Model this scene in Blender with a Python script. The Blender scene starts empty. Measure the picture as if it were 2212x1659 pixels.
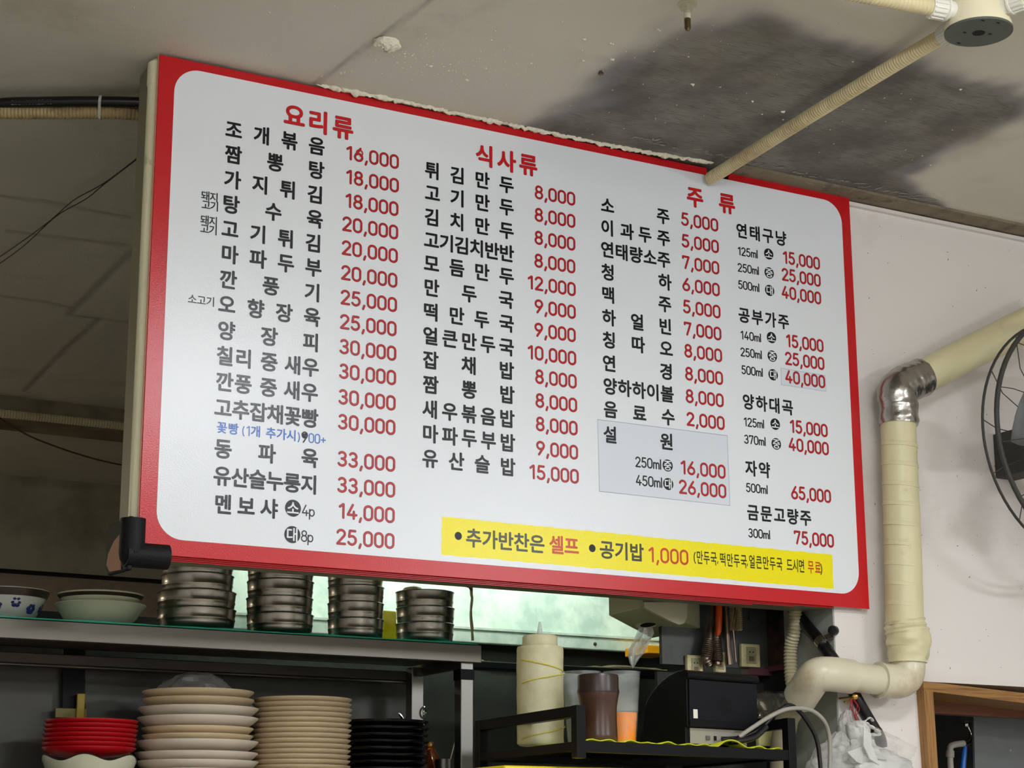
import bpy, math, random
from mathutils import Vector, noise, Matrix
random.seed(7)
SC = bpy.context.scene
COL = SC.collection
W, H, F = 2212.0, 1659.0, 4105.8
CZ = 2.4                                   # height of the sign's top edge above the floor
CAM = Vector((-1.0134, -3.0557, CZ - 1.4005))
YAW, PITCH, ROLL = .5165, .2451, -.0039
fw = Vector((math.sin(YAW) * math.cos(PITCH), math.cos(YAW) * math.cos(PITCH), math.sin(PITCH)))
r0 = Vector((math.cos(YAW), -math.sin(YAW), 0))
u0 = r0.cross(fw)
RT = r0 * math.cos(ROLL) + u0 * math.sin(ROLL)
UP = -r0 * math.sin(ROLL) + u0 * math.cos(ROLL)

# ---------------------------------------------------------------- camera, world, exposure
cd = bpy.data.cameras.new('camera')
cam = bpy.data.objects.new('camera', cd)
COL.objects.link(cam)
cd.sensor_width = 36.0
cd.sensor_fit = 'HORIZONTAL'
cd.lens = 36.0 * F / W
m = Matrix((RT, UP, -fw)).transposed().to_4x4()
m.translation = CAM
cam.matrix_world = m
SC.camera = cam
wd = bpy.data.worlds.new('world')
SC.world = wd
wd.use_nodes = True
wd.node_tree.nodes['Background'].inputs[0].default_value = (.55, .6, .6, 1)
wd.node_tree.nodes['Background'].inputs[1].default_value = .06
vs = SC.view_settings
vs.view_transform = 'Standard'
vs.look = 'None'
vs.gamma = 1
vs.use_curve_mapping = False
vs.exposure = 0.0
LAMP_A, LAMP_B, LAMP_H, FILL_K = 62.0, 82.0, 36.0, 80.0       # emission of dining panels, hood tube and the added kitchen fill


def ray(px, py):
    return fw + RT * ((px - W / 2) / F) - UP * ((py - H / 2) / F)


def U(px, py, Y):                          # point of the plane y = Y seen at a photograph pixel
    d = ray(px, py)
    return CAM + d * ((Y - CAM.y) / d.y)


def Zp(px, py, z):
    d = ray(px, py)
    return CAM + d * ((z - CAM.z) / d.z)


def Xp(px, py, x):
    d = ray(px, py)
    return CAM + d * ((x - CAM.x) / d.x)


# ---------------------------------------------------------------- materials
def lin(c):
    c = c / 255.0
    return c / 12.92 if c <= .04045 else ((c + .055) / 1.055) ** 2.4


def rgb(t):
    return (lin(t[0]), lin(t[1]), lin(t[2]), 1)


MATS = {}


def mat(name, col, rough=.5, metal=0.0, var=.12, vs_=6.0, bump=0.0, bs=60.0, stretch=None, emit=None, spec=None,
        coat=0.0, alpha=None, trans=0.0, dirt=None, dirt_s=3.0, dirt_lo=.5, dirt_hi=.7, rvar=0.0, sss=0.0):
    if name in MATS:
        return MATS[name]
    M = bpy.data.materials.new(name)
    M.use_nodes = True
    nt = M.node_tree
    N, L = nt.nodes, nt.links
    b = N['Principled BSDF']
    tc = N.new('ShaderNodeTexCoord')
    mp = N.new('ShaderNodeMapping')
    L.new(tc.outputs['Object'], mp.inputs[0])
    if stretch:
        mp.inputs['Scale'].default_value = stretch
    n1 = N.new('ShaderNodeTexNoise')
    n1.inputs['Scale'].default_value = vs_
    n1.inputs['Detail'].default_value = 6
    L.new(mp.outputs[0], n1.inputs['Vector'])
    mx = N.new('ShaderNodeMix')
    mx.data_type = 'RGBA'
    c = rgb(col)
    mx.inputs[6].default_value = tuple(max(0, v * (1 - var)) for v in c[:3]) + (1,)
    mx.inputs[7].default_value = tuple(min(1, v * (1 + var)) for v in c[:3]) + (1,)
    L.new(n1.outputs[0], mx.inputs[0])
    out = mx.outputs[2]
    if dirt:
        n3 = N.new('ShaderNodeTexNoise')
        n3.inputs['Scale'].default_value = dirt_s
        n3.inputs['Detail'].default_value = 9
        n3.inputs['Roughness'].default_value = .65
        L.new(mp.outputs[0], n3.inputs['Vector'])
        mr = N.new('ShaderNodeMapRange')
        mr.inputs[1].default_value = dirt_lo
        mr.inputs[2].default_value = dirt_hi
        L.new(n3.outputs[0], mr.inputs[0])
        m2 = N.new('ShaderNodeMix')
        m2.data_type = 'RGBA'
        m2.inputs[7].default_value = rgb(dirt)
        L.new(mr.outputs[0], m2.inputs[0])
        L.new(out, m2.inputs[6])
        out = m2.outputs[2]
    L.new(out, b.inputs['Base Color'])
    b.inputs['Roughness'].default_value = rough
    if rvar:
        mr = N.new('ShaderNodeMapRange')
        mr.inputs[3].default_value = max(.02, rough - rvar)
        mr.inputs[4].default_value = rough + rvar
        L.new(n1.outputs[0], mr.inputs[0])
        L.new(mr.outputs[0], b.inputs['Roughness'])
    b.inputs['Metallic'].default_value = metal
    b.inputs['Coat Weight'].default_value = coat
    if spec is not None:
        b.inputs['Specular IOR Level'].default_value = spec
    if trans:
        b.inputs['Transmission Weight'].default_value = trans
    if alpha is not None:
        b.inputs['Alpha'].default_value = alpha
    if sss:
        b.inputs['Subsurface Weight'].default_value = sss
        b.inputs['Subsurface Scale'].default_value = .01
    if emit:
        b.inputs['Emission Color'].default_value = rgb(emit[0])
        b.inputs['Emission Strength'].default_value = emit[1]
    if bump:
        n2 = N.new('ShaderNodeTexNoise')
        n2.inputs['Scale'].default_value = bs
        n2.inputs['Detail'].default_value = 4
        L.new(mp.outputs[0], n2.inputs['Vector'])
        bp = N.new('ShaderNodeBump')
        bp.inputs['Strength'].default_value = min(1, bump)
        bp.inputs['Distance'].default_value = .002 if bump <= 1 else .002 * bump
        L.new(n2.outputs[0], bp.inputs['Height'])
        L.new(bp.outputs[0], b.inputs['Normal'])
    MATS[name] = M
    return M


VB = dict(rough=.25, var=.0, bump=.12, bs=420, spec=.34)
m_red = mat('red_vinyl', (192, 24, 30), **VB)
m_white = mat('white_vinyl', (226, 230, 233), **VB)
m_black = mat('black_print', (22, 24, 26), **VB)
m_price = mat('red_print', (186, 30, 34), **VB)
m_priceedge = mat('dark_red_print', (92, 28, 32), **VB)
m_head = mat('heading_red_print', (205, 28, 32), **VB)
m_headedge = mat('heading_edge_print', (92, 52, 56), **VB)
m_blue = mat('blue_print', (52, 104, 190), **VB)
m_yellow = mat('yellow_vinyl', (240, 226, 0), **VB)
m_yellowtxt = mat('yellow_text_print', (52, 56, 20), **VB)
m_orangetxt = mat('orange_red_print', (196, 62, 16), **VB)
m_patch = mat('grey_white_sticker', (211, 217, 223), rough=.4, var=0)
m_patchedge = mat('sticker_edge', (150, 160, 178), rough=.5, var=0)
m_ink = mat('marker_ink', (18, 20, 26), rough=.5, var=0)
m_sheetedge = mat('board_edge_foam', (214, 150, 120), rough=.6)
m_cream_metal = mat('cream_box_metal', (128, 124, 100), rough=.45, var=.15, dirt=(90, 84, 56), dirt_s=9, dirt_lo=.6, dirt_hi=.8)
m_cream_trim = mat('cream_edge_trim', (240, 235, 202), rough=.3, var=.08, dirt=(110, 92, 40), dirt_s=12, dirt_lo=.62, dirt_hi=.75)
m_foam = mat('black_foam_rubber', (11, 10, 12), rough=.6, spec=.25, bump=.3, bs=260)
m_tan = mat('tan_adhesive', (168, 122, 88), rough=.6)
m_wall = mat('white_wall_paint', (226, 220, 214), rough=.6, var=.05, vs_=3, bump=.12, bs=45, dirt=(176, 164, 146), dirt_s=1.6, dirt_lo=.56, dirt_hi=.85)
m_wallgrey = mat('grey_side_wall', (158, 162, 152), rough=.55, var=.1, dirt=(96, 84, 68), dirt_s=7, dirt_lo=.55, dirt_hi=.75)
m_farwall = mat('kitchen_cream_panel', (176, 172, 150), rough=.55, var=.06, dirt=(120, 108, 84), dirt_s=2, dirt_lo=.5, dirt_hi=.8)
m_farlow = mat('kitchen_lower_panel', (176, 158, 138), rough=.5, var=.1, dirt=(120, 96, 78), dirt_s=5, dirt_lo=.5, dirt_hi=.8)
m_gap = mat('black_gap', (10, 10, 9), rough=.9)
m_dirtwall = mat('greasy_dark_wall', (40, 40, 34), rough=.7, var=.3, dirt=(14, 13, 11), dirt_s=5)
m_floor = mat('tan_floor', (150, 144, 134), rough=.5)
m_room = mat('dining_wall', (204, 202, 198), rough=.7)
m_conduit = mat('cream_conduit', (214, 200, 158), rough=.42, var=.08, vs_=9, dirt=(150, 120, 70), dirt_s=7, dirt_lo=.5, dirt_hi=.8)
m_conduit2 = mat('stained_conduit', (170, 150, 105), rough=.5, var=.15, vs_=30, dirt=(80, 60, 34), dirt_s=20, dirt_lo=.5, dirt_hi=.75)
m_plastic = mat('cream_plastic', (226, 218, 186), rough=.38, var=.05)
m_whiteplastic = mat('white_plastic', (224, 222, 210), rough=.4)
m_disc = mat('dark_grey_cover', (78, 84, 76), rough=.5, var=.08)
m_hole = mat('dark_hole', (6, 6, 6), rough=.9)
m_bolt = mat('painted_bolt', (196, 190, 164), rough=.45, bump=.3, bs=200)
m_oldbolt = mat('bare_thread', (96, 82, 52), rough=.4, metal=.8)
m_cable = mat('black_cable', (9, 9, 10), rough=.35)
m_print = mat('cable_lettering', (120, 120, 112), rough=.6)
m_tie = mat('white_cable_tie', (200, 198, 190), rough=.4)
m_wire = mat('thin_dark_wire', (28, 24, 18), rough=.6)
m_wire2 = mat('thin_grey_wire', (110, 100, 70), rough=.6)
m_steel = mat('brushed_steel', (138, 136, 130), rough=.34, metal=1, var=.08, vs_=8, stretch=(1, 1, 40), bump=.06, bs=60, rvar=.08)
m_bowlsteel = mat('polished_bowl_steel', (168, 162, 152), rough=.27, metal=1, var=.1, vs_=10, bump=.02, bs=40)
m_fascia = mat('satin_steel_fascia', (116, 111, 102), rough=.4, metal=.9, var=.06, stretch=(2, 2, 60), vs_=10)
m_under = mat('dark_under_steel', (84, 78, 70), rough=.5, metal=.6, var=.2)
m_splash = mat('splash_steel_lit', (196, 194, 186), rough=.3, metal=.5, var=.12, vs_=3, bump=.05, bs=14)
m_galv = mat('galvanised_sheet', (226, 232, 222), rough=.5, metal=.1, var=.08, vs_=5, dirt=(184, 200, 188), dirt_s=8, dirt_lo=.42, dirt_hi=.62)
m_galvd = mat('dull_galvanised_panel', (92, 94, 92), rough=.45, metal=.5, var=.2, vs_=9, dirt=(58, 54, 50), dirt_s=6, dirt_lo=.45, dirt_hi=.7)
m_rust = mat('rusty_brown_sheet', (84, 62, 50), rough=.55, metal=.3, var=.3, vs_=14, dirt=(30, 20, 16), dirt_s=16, dirt_lo=.4, dirt_hi=.6)
m_teal = mat('teal_mat', (20, 160, 132), rough=.4)
m_lime = mat('lime_mat', (190, 196, 30), rough=.5, var=.1)
m_porc = mat('cream_porcelain', (204, 206, 178), rough=.22, var=.04)
m_porcw = mat('white_porcelain', (206, 206, 196), rough=.2, var=.05)
m_band = mat('brown_rim_band', (52, 38, 30), rough=.3, var=.4, vs_=60)
m_navy = mat('navy_flower_print', (34, 42, 110), rough=.3, var=.3, vs_=40)
m_orangedish = mat('red_melamine', (178, 14, 26), rough=.22, var=.06)
m_beige = mat('beige_melamine', (222, 200, 162), rough=.35, var=.04)
m_pinkwhite = mat('off_white_melamine', (224, 211, 192), rough=.33, var=.04)
m_blackdish = mat('black_melamine', (8, 8, 10), rough=.2, var=.05)
m_rack = mat('black_powder_coat', (8, 8, 11), spec=.2, rough=.42, var=.1, bump=.08, bs=200)
m_printer = mat('black_plastic_case', (7, 7, 9), spec=.18, rough=.45, var=.06, bump=.15, bs=500)
m_printer2 = mat('navy_black_plastic', (12, 14, 20), spec=.18, rough=.5, var=.05, bump=.15, bs=500)
m_brown = mat('brown_plastic', (66, 40, 24), rough=.3, var=.06)
m_orange = mat('orange_sauce', (248, 140, 0), rough=.3, var=.03)
m_wood = mat('stained_wood', (160, 116, 58), rough=.45, var=.25, vs_=5, stretch=(34, 34, 1.5), dirt=(96, 58, 24), dirt_s=5, dirt_lo=.45, dirt_hi=.7)
m_woodh = mat('stained_wood_rail', (156, 112, 56), rough=.45, var=.25, vs_=5, stretch=(1.5, 40, 40), dirt=(96, 58, 24), dirt_s=5, dirt_lo=.45, dirt_hi=.7)
m_woodd = mat('dark_stained_wood', (108, 58, 26), rough=.45, var=.3, vs_=5, stretch=(1.5, 40, 40), dirt=(60, 26, 10), dirt_s=5)
m_pvc = mat('aged_cream_pvc', (212, 204, 178), rough=.32, var=.08, vs_=9, dirt=(160, 130, 82), dirt_s=10, dirt_lo=.52, dirt_hi=.8)
m_wrap = mat('yellowed_tape_wrap', (212, 204, 162), rough=.42, var=.06, vs_=8, bump=.35, bs=30, dirt=(150, 134, 88), dirt_s=12, dirt_lo=.58, dirt_hi=.8)
m_foil = mat('aluminium_foil_tape', (170, 166, 158), rough=.25, metal=.95, var=.2, vs_=20, bump=1, bs=36)
m_blueh = mat('blue_pipe_sleeve', (10, 92, 170), rough=.4)
m_brass = mat('brass', (176, 138, 66), rough=.3, metal=.9)
m_chrome = mat('chrome', (210, 210, 206), rough=.12, metal=1, var=.02)
m_darksteel = mat('tarnished_steel', (120, 104, 90), rough=.33, metal=.9, var=.25, vs_=20)
m_orangeh = mat('orange_handle', (214, 74, 8), rough=.4)
m_brush = mat('beige_bristles', (180, 160, 120), rough=.8, var=.2, vs_=80)
m_socket = mat('aged_ivory_socket', (206, 196, 150), rough=.45, dirt=(150, 130, 80), dirt_s=24)
m_socketin = mat('socket_inset', (150, 146, 112), rough=.5)
m_redstring = mat('red_string', (150, 12, 24), rough=.6)
m_fan = mat('dusty_black_fan', (54, 52, 46), rough=.6, bump=.6, bs=160)
m_blade = mat('grey_fan_blade', (96, 98, 96), rough=.5)
m_plaster = mat('white_plaster', (228, 222, 200), rough=.9, var=.1, vs_=40, bump=1, bs=90)
m_crumb = mat('old_plaster_band', (132, 120, 100), rough=.9, var=.2, vs_=20, bump=1, bs=70, dirt=(70, 60, 46), dirt_s=14)
m_cord = mat('cream_cord', (196, 184, 150), rough=.7, var=.15, vs_=60)
m_amber = mat('amber_glass', (180, 84, 10), rough=.08, trans=.8, var=.1)
m_yellowbag = mat('yellow_plastic', (226, 204, 20), rough=.4)
m_grey = mat('grey_cable', (150, 146, 134), rough=.45)
m_tape = mat('black_tape', (6, 6, 7), rough=.5, spec=.2)
m_lampcase = mat('white_lamp_case', (230, 230, 226), rough=.4)
m_lampA = mat('lamp_diffuser', (255, 252, 244), emit=((242, 246, 252), LAMP_A))
m_lampB = mat('lamp_diffuser_two', (255, 252, 244), emit=((242, 245, 250), LAMP_B))
m_lampH = mat('hood_tube', (240, 255, 246), emit=((240, 255, 247), LAMP_H))


def film(name, col, clear, rough=.25, bump=1.0, bs=20, distance=.01):
    """thin plastic film: part clear, part milky and glossy"""
    if name in MATS:
        return MATS[name]
    M = mat(name, col, rough=rough, var=.04)
    nt = M.node_tree
    N, L = nt.nodes, nt.links
    b = N['Principled BSDF']
    n = N.new('ShaderNodeTexNoise')
    n.inputs['Scale'].default_value = bs
    n.inputs['Detail'].default_value = 5
    tc = N.new('ShaderNodeTexCoord')
    L.new(tc.outputs['Object'], n.inputs['Vector'])
    bp = N.new('ShaderNodeBump')
    bp.inputs['Strength'].default_value = bump
    bp.inputs['Distance'].default_value = distance
    L.new(n.outputs[0], bp.inputs['Height'])
    L.new(bp.outputs[0], b.inputs['Normal'])
    tr = N.new('ShaderNodeBsdfTransparent')
    tl = N.new('ShaderNodeBsdfTranslucent')
    tl.inputs[0].default_value = rgb(col)
    m1 = N.new('ShaderNodeMixShader')
    m1.inputs[0].default_value = .35
    L.new(b.outputs[0], m1.inputs[1])
    L.new(tl.outputs[0], m1.inputs[2])
    m2 = N.new('ShaderNodeMixShader')
    mr = N.new('ShaderNodeMapRange')
    mr.inputs[1].default_value = .35
    mr.inputs[2].default_value = .65
    mr.inputs[3].default_value = max(0, clear - .15)
    mr.inputs[4].default_value = min(1, clear + .15)
    L.new(n.outputs[0], mr.inputs[0])
    L.new(mr.outputs[0], m2.inputs[0])
    L.new(m1.outputs[0], m2.inputs[1])
    L.new(tr.outputs[0], m2.inputs[2])
    L.new(m2.outputs[0], N['Material Output'].inputs[0])
    return M


m_bag = film('white_carrier_film', (236, 236, 232), .10)
m_silverbag = film('silvery_bag_film', (225, 224, 220), .30, rough=.12, distance=.02, bs=26)
m_clearbag = film('clear_bag_film', (225, 222, 216), .72, rough=.15)
m_cup = film('milky_cup_plastic', (225, 232, 230), .88, rough=.3, bump=.1)
m_bottle = film('milky_bottle_plastic', (236, 230, 192), .08, rough=.35, bump=1, bs=18, distance=.006)
m_nozzle = film('clear_nozzle_plastic', (220, 226, 226), .5, rough=.2, bump=.1)


# ---------------------------------------------------------------- geometry helpers
class MB:
    def __init__(s):
        s.v = []
        s.f = []

    def add(s, vs, fs):
        o = len(s.v)
        s.v += [Vector(v) for v in vs]
        s.f += [tuple(i + o for i in f) for f in fs]
        return s

    def box(s, a, b):
        x0, y0, z0 = a
        x1, y1, z1 = b
        return s.add([(x0, y0, z0), (x1, y0, z0), (x1, y1, z0), (x0, y1, z0), (x0, y0, z1), (x1, y0, z1), (x1, y1, z1), (x0, y1, z1)],
                     [(0, 3, 2, 1), (4, 5, 6, 7), (0, 1, 5, 4), (1, 2, 6, 5), (2, 3, 7, 6), (3, 0, 4, 7)])

    def prism(s, pts, vec):                # polygon extruded by a vector
        n = len(pts)
        vec = Vector(vec)
        p = [Vector(q) for q in pts]
        return s.add(p + [q + vec for q in p],
                     [tuple(range(n))[::-1], tuple(range(n, 2 * n))] + [(i, (i + 1) % n, n + (i + 1) % n, n + i) for i in range(n)])

    def hexa(s, lo, hi):                   # two quads joined
        return s.add(list(lo) + list(hi), [(3, 2, 1, 0), (4, 5, 6, 7), (0, 1, 5, 4), (1, 2, 6, 5), (2, 3, 7, 6), (3, 0, 4, 7)])

    def beam(s, a, b, w, h, up=(0, 0, 1)):  # square bar from a to b
        a, b = Vector(a), Vector(b)
        d = (b - a).normalized()
        sd = d.cross(Vector(up)).normalized()
        u = sd.cross(d).normalized()
        q = [(-w / 2, -h / 2), (w / 2, -h / 2), (w / 2, h / 2), (-w / 2, h / 2)]
        return s.hexa([a + sd * x + u * y for x, y in q], [b + sd * x + u * y for x, y in q])

    def tube(s, path, rad, seg=16, caps=True, wob=0, flat=None):
        path = [Vector(p) for p in path]
        n = len(path)
        if not hasattr(rad, '__len__'):
            rad = [rad] * n
        t0 = (path[1] - path[0]).normalized()
        ref = Vector((0, 0, 1)) if abs(t0.z) < .9 else Vector((1, 0, 0))
        nrm = (ref - t0 * ref.dot(t0)).normalized()
        o = len(s.v)
        for i, p in enumerate(path):
            a = path[max(0, i - 1)]
            b = path[min(n - 1, i + 1)]
            t = (b - a).normalized()
            nrm = (nrm - t * nrm.dot(t)).normalized()
            bi = t.cross(nrm)
            for k in range(seg):
                an = 2 * math.pi * k / seg
                r = rad[i]
                if wob:
                    q = p + nrm * math.cos(an) * r + bi * math.sin(an) * r
                    r *= 1 + wob * noise.noise(q * 60)
                s.v.append(p + nrm * math.cos(an) * r * (flat or 1) + bi * math.sin(an) * r)
        for i in range(n - 1):
            for k in range(seg):
                a = o + i * seg + k
                b = o + i * seg + (k + 1) % seg
                s.f.append((a, b, b + seg, a + seg))
        if caps:
            s.f.append(tuple(o + k for k in range(seg))[::-1])
            s.f.append(tuple(o + (n - 1) * seg + k for k in range(seg)))
        return s

    def lathe(s, c, prof, seg=40, axis=(0, 0, 1), wave=None, close=True):
        c = Vector(c)
        ax = Vector(axis).normalized()
        ref = Vector((1, 0, 0)) if abs(ax.x) < .9 else Vector((0, 1, 0))
        e1 = (ref - ax * ref.dot(ax)).normalized()
        e2 = ax.cross(e1)
        o = len(s.v)
        n = len(prof)
        for i, (r, z) in enumerate(prof):
            for k in range(seg):
                an = 2 * math.pi * k / seg
                rr, zz = (wave(an, r, z, i) if wave else (r, z))
                s.v.append(c + e1 * math.cos(an) * rr + e2 * math.sin(an) * rr + ax * zz)
        for i in range(n - 1):
            for k in range(seg):
                a = o + i * seg + k
                b = o + i * seg + (k + 1) % seg
                s.f.append((a, b, b + seg, a + seg))
        if close:
            s.f.append(tuple(o + k for k in range(seg))[::-1])
            s.f.append(tuple(o + (n - 1) * seg + k for k in range(seg)))
        return s

    def build(s, name, m, parent=None, smooth=True, bevel=0, angle=35, kind=None, label=None):
        org = Vector((0, 0, 0))
        if parent is not None:
            org = parent['_org'] if '_org' in parent.keys() else (0, 0, 0)
            org = Vector(org)
        me = bpy.data.meshes.new(name)
        me.from_pydata([v - org for v in s.v], [], s.f)
        me.validate()
        import bmesh
        bm = bmesh.new()
        bm.from_mesh(me)
        bmesh.ops.recalc_face_normals(bm, faces=bm.faces)
        bm.to_mesh(me)
        bm.free()
        if smooth:
            me.shade_smooth()
            me.set_sharp_from_angle(angle=math.radians(angle))
        me.materials.append(m)
        o = bpy.data.objects.new(name, me)
        COL.objects.link(o)
        if parent is not None:
            o.parent = parent
            o['_org'] = tuple(org)
        if bevel:
            md = o.modifiers.new('bevel', 'BEVEL')
            md.width = bevel
            md.segments = 2
            md.limit_method = 'ANGLE'
        if kind:
            o['kind'] = kind
        if label:
            o['label'] = label
        return o


def tag(o, label, cat=None, group=None, kind=None):
    o['label'] = label
    if cat:
        o['category'] = cat
    if group:
        o['group'] = group
    if kind:
        o['kind'] = kind
    return o


def thing(name, label, cat, loc, group=None):
    o = bpy.data.objects.new(name, None)
    COL.objects.link(o)
    o.location = loc
    o.empty_display_size = .05
    o['_org'] = tuple(loc)
    return tag(o, label, cat, group)


def dup(root, loc, label, group=None, mats=None, name=None, rot=0):
    r = root.copy()
    COL.objects.link(r)
    r.location = loc
    r.rotation_euler = (0, 0, rot)
    r['label'] = label
    if group:
        r['group'] = group
    for ch in list(root.children):
        c = ch.copy()
        COL.objects.link(c)
        c.parent = r
        for g in list(ch.children):
            d = g.copy()
            COL.objects.link(d)
            d.parent = c
    return r


def smoothpath(pts, n=8):
    """Catmull-Rom through points"""
    P = [Vector(p) for p in pts]
    P = [P[0] * 2 - P[1]] + P + [P[-1] * 2 - P[-2]]
    out = []
    for i in range(1, len(P) - 2):
        for k in range(n):
            t = k / n
            a, b, c, d = P[i - 1], P[i], P[i + 1], P[i + 2]
            out.append(.5 * ((2 * b) + (c - a) * t + (2 * a - 5 * b + 4 * c - d) * t * t + (3 * b - a - 3 * c + d) * t ** 3))
    out.append(P[-2])
    return out


def resample(path, step):
    d = [0.0]
    for a, b in zip(path[:-1], path[1:]):
        d.append(d[-1] + (b - a).length)
    n = max(2, int(round(d[-1] / step)))
    out = []
    k = 0
    for i in range(n + 1):
        t = d[-1] * i / n
        while k < len(path) - 2 and d[k + 1] < t:
            k += 1
        w_ = (t - d[k]) / max(1e-9, d[k + 1] - d[k])
        out.append(path[k].lerp(path[k + 1], w_))
    return out


def ribbed(path, r, pitch=.0065, depth=.0016, seg=14, mb=None):
    p = resample(smoothpath(path, 12), pitch / 4)
    rad = [r + depth * (0, .7, 1, .7)[i % 4] - depth for i in range(len(p))]
    return (mb or MB()).tube(p, rad, seg)


# ================================================================ the setting
ZC = CZ + .005                              # ceiling height
# ---- ceiling: a fine grid where it is near, with board joints pressed in and the outline left by an old unit
def lines(a, b, dense, coarse, lo, hi):
    out = []
    x = a
    while x < b:
        out.append(x)
        x += dense if lo <= x < hi else coarse
    out.append(b)
    return out


gx = lines(-4.0, 4.0, .009, .12, -.55, 2.2)
gy = lines(-5.5, .45, .007, .12, -1.05, .45)[:-1] + lines(.45, 4.4, .014, .12, .45, 2.7)
JOINTS = [((.329, -.48), (.302, -.0)), ((.329, -1.0), (.329, -.48))]
for p_, q_ in [((-20, 637), (100, 653)), ((100, 653), (163, 668)), ((150, 680), (300, 530)), ((155, 682), (300, 699)), ((217, 689), (150, 748)), ((150, 748), (54, 845)),
               ((0, 424), (100, 436)), ((100, 436), (276, 470)), ((20, 500), (270, 530))]:
    p_, q_ = Zp(*p_, ZC), Zp(*q_, ZC)
    JOINTS.append(((p_.x, p_.y), (q_.x, q_.y)))


def segd(x, y, a, b):
    dx, dy = b[0] - a[0], b[1] - a[1]
    t = max(0, min(1, ((x - a[0]) * dx + (y - a[1]) * dy) / (dx * dx + dy * dy)))
    return math.hypot(x - a[0] - t * dx, y - a[1] - t * dy)


def sstep(a, b, x):
    t = max(0, min(1, (x - a) / (b - a)))
    return t * t * (3 - 2 * t)


verts, stain, crack = [], [], []
for y in gy:
    for x in gx:
        z = ZC
        s_ = 0.0
        c_ = 0.0
        if -.6 < x < 2.3 and -1.1 < y < .5:
            n1 = noise.noise((x * 7, y * 7, 3)) * .05 + noise.noise((x * 22, y * 9, 1)) * .025
            e1 = sstep(-.09, .12, x - .775 + n1 + (.10 if y > -.12 else 0) * 0) * sstep(-.07, .08, 1.56 + max(0, y + .16) * 1.9 - x + n1)
            e2 = sstep(-.06, .13, y + .67 + n1 - .12 * sstep(.9, 1.15, x) * (1 - sstep(1.1, 1.2, x)) * 0 - .03)
            s_ = e1 * e2
            z += noise.noise((x * 14, y * 14, 9)) * .0006 + noise.noise((x * 50, y * 50, 2)) * .0004
            if y > -.16:
                s_ = max(s_, .55 * sstep(-.03, .0, y + .0 + n1 * .3) * sstep(.7, .85, x))
        for a, b in JOINTS:
            d = segd(x, y, a, b) + abs(noise.noise((x * 30, y * 30, 7))) * .004
            w_ = .010 if y < .5 else .016
            if d < w_:
                k = 1 - d / w_
                z += (.002 if y < .5 else .0022) * k
                c_ = max(c_, k * .9)
        verts.append((x, y, z))
        stain.append(s_)
        crack.append(c_)
nx = len(gx)
faces = [(j * nx + i, (j + 1) * nx + i, (j + 1) * nx + i + 1, j * nx + i + 1) for j in range(len(gy) - 1) for i in range(nx - 1)]
me = bpy.data.meshes.new('ceiling')
me.from_pydata(verts, [], faces)
for nm, data in (('stain', stain), ('crack', crack)):
    at = me.attributes.new(nm, 'FLOAT', 'POINT')
    at.data.foreach_set('value', data)
me.shade_smooth()
MC = mat('ceiling_paint', (220, 214, 198), rough=.75, var=.06, vs_=2.5)
nt = MC.node_tree
N, L = nt.nodes, nt.links
b = N['Principled BSDF']
base = b.inputs['Base Color'].links[0].from_socket
tc = N.new('ShaderNodeTexCoord')


def noise_node(scale, detail=8, vec=None, rough=.6, stretch=None):
    n = N.new('ShaderNodeTexNoise')
    n.inputs['Scale'].default_value = scale
    n.inputs['Detail'].default_value = detail
    n.inputs['Roughness'].default_value = rough
    if stretch:
        mp = N.new('ShaderNodeMapping')
        mp.inputs['Scale'].default_value = stretch
        mp.inputs['Rotation'].default_value = (0, 0, .35)
        L.new(tc.outputs['Object'], mp.inputs[0])
        L.new(mp.outputs[0], n.inputs['Vector'])
    else:
        L.new(tc.outputs['Object'], n.inputs['Vector'])
    return n


def mixc(fac, a, b_):
    x = N.new('ShaderNodeMix')
    x.data_type = 'RGBA'
    if isinstance(fac, float):
        x.inputs[0].default_value = fac
    else:
        L.new(fac, x.inputs[0])
    for i, v in ((6, a), (7, b_)):
        if isinstance(v, tuple):
            x.inputs[i].default_value = v
        else:
            L.new(v, x.inputs[i])
    return x.outputs[2]


def mrange(src, a, b_, c=0, d=1):
    x = N.new('ShaderNodeMapRange')
    for i, v in ((1, a), (2, b_), (3, c), (4, d)):
        x.inputs[i].default_value = v
    L.new(src, x.inputs[0])
    return x.outputs[0]


st = N.new('ShaderNodeAttribute')
st.attribute_name = 'stain'
ck = N.new('ShaderNodeAttribute')
ck.attribute_name = 'crack'
sn = noise_node(7, 10)
sn2 = noise_node(30, 8, stretch=(1, 8, 1))
scol = mixc(mrange(sn.outputs[0], .4, .62), rgb((104, 101, 95)), rgb((140, 137, 129)))
scol = mixc(mrange(sn2.outputs[0], .5, .75), scol, rgb((86, 80, 73)))
mul = N.new('ShaderNodeMath')
mul.operation = 'MULTIPLY'
L.new(st.outputs['Fac'], mul.inputs[0])
mul.inputs[1].default_value = 1.0
edge = mrange(st.outputs['Fac'], .15, .75)
c1 = mixc(mrange(st.outputs['Fac'], .0, .5), base, rgb((150, 146, 150)))
c1 = mixc(edge, c1, scol)
dn = noise_node(3.2, 6)
c0 = mixc(mrange(dn.outputs[0], .55, .8, 0, .5), c1, rgb((150, 138, 112)))
c2 = mixc(mrange(ck.outputs['Fac'], 0, 1, 0, .6), c0, rgb((110, 104, 92)))
L.new(c2, b.inputs['Base Color'])
bn = noise_node(230, 6, rough=.75)
bn2 = noise_node(9, 5)
bp = N.new('ShaderNodeBump')
bp.inputs['Strength'].default_value = .8
bp.inputs['Distance'].default_value = .0022
L.new(bn.outputs[0], bp.inputs['Height'])
bp2 = N.new('ShaderNodeBump')
bp2.inputs['Strength'].default_value = .6
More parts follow.
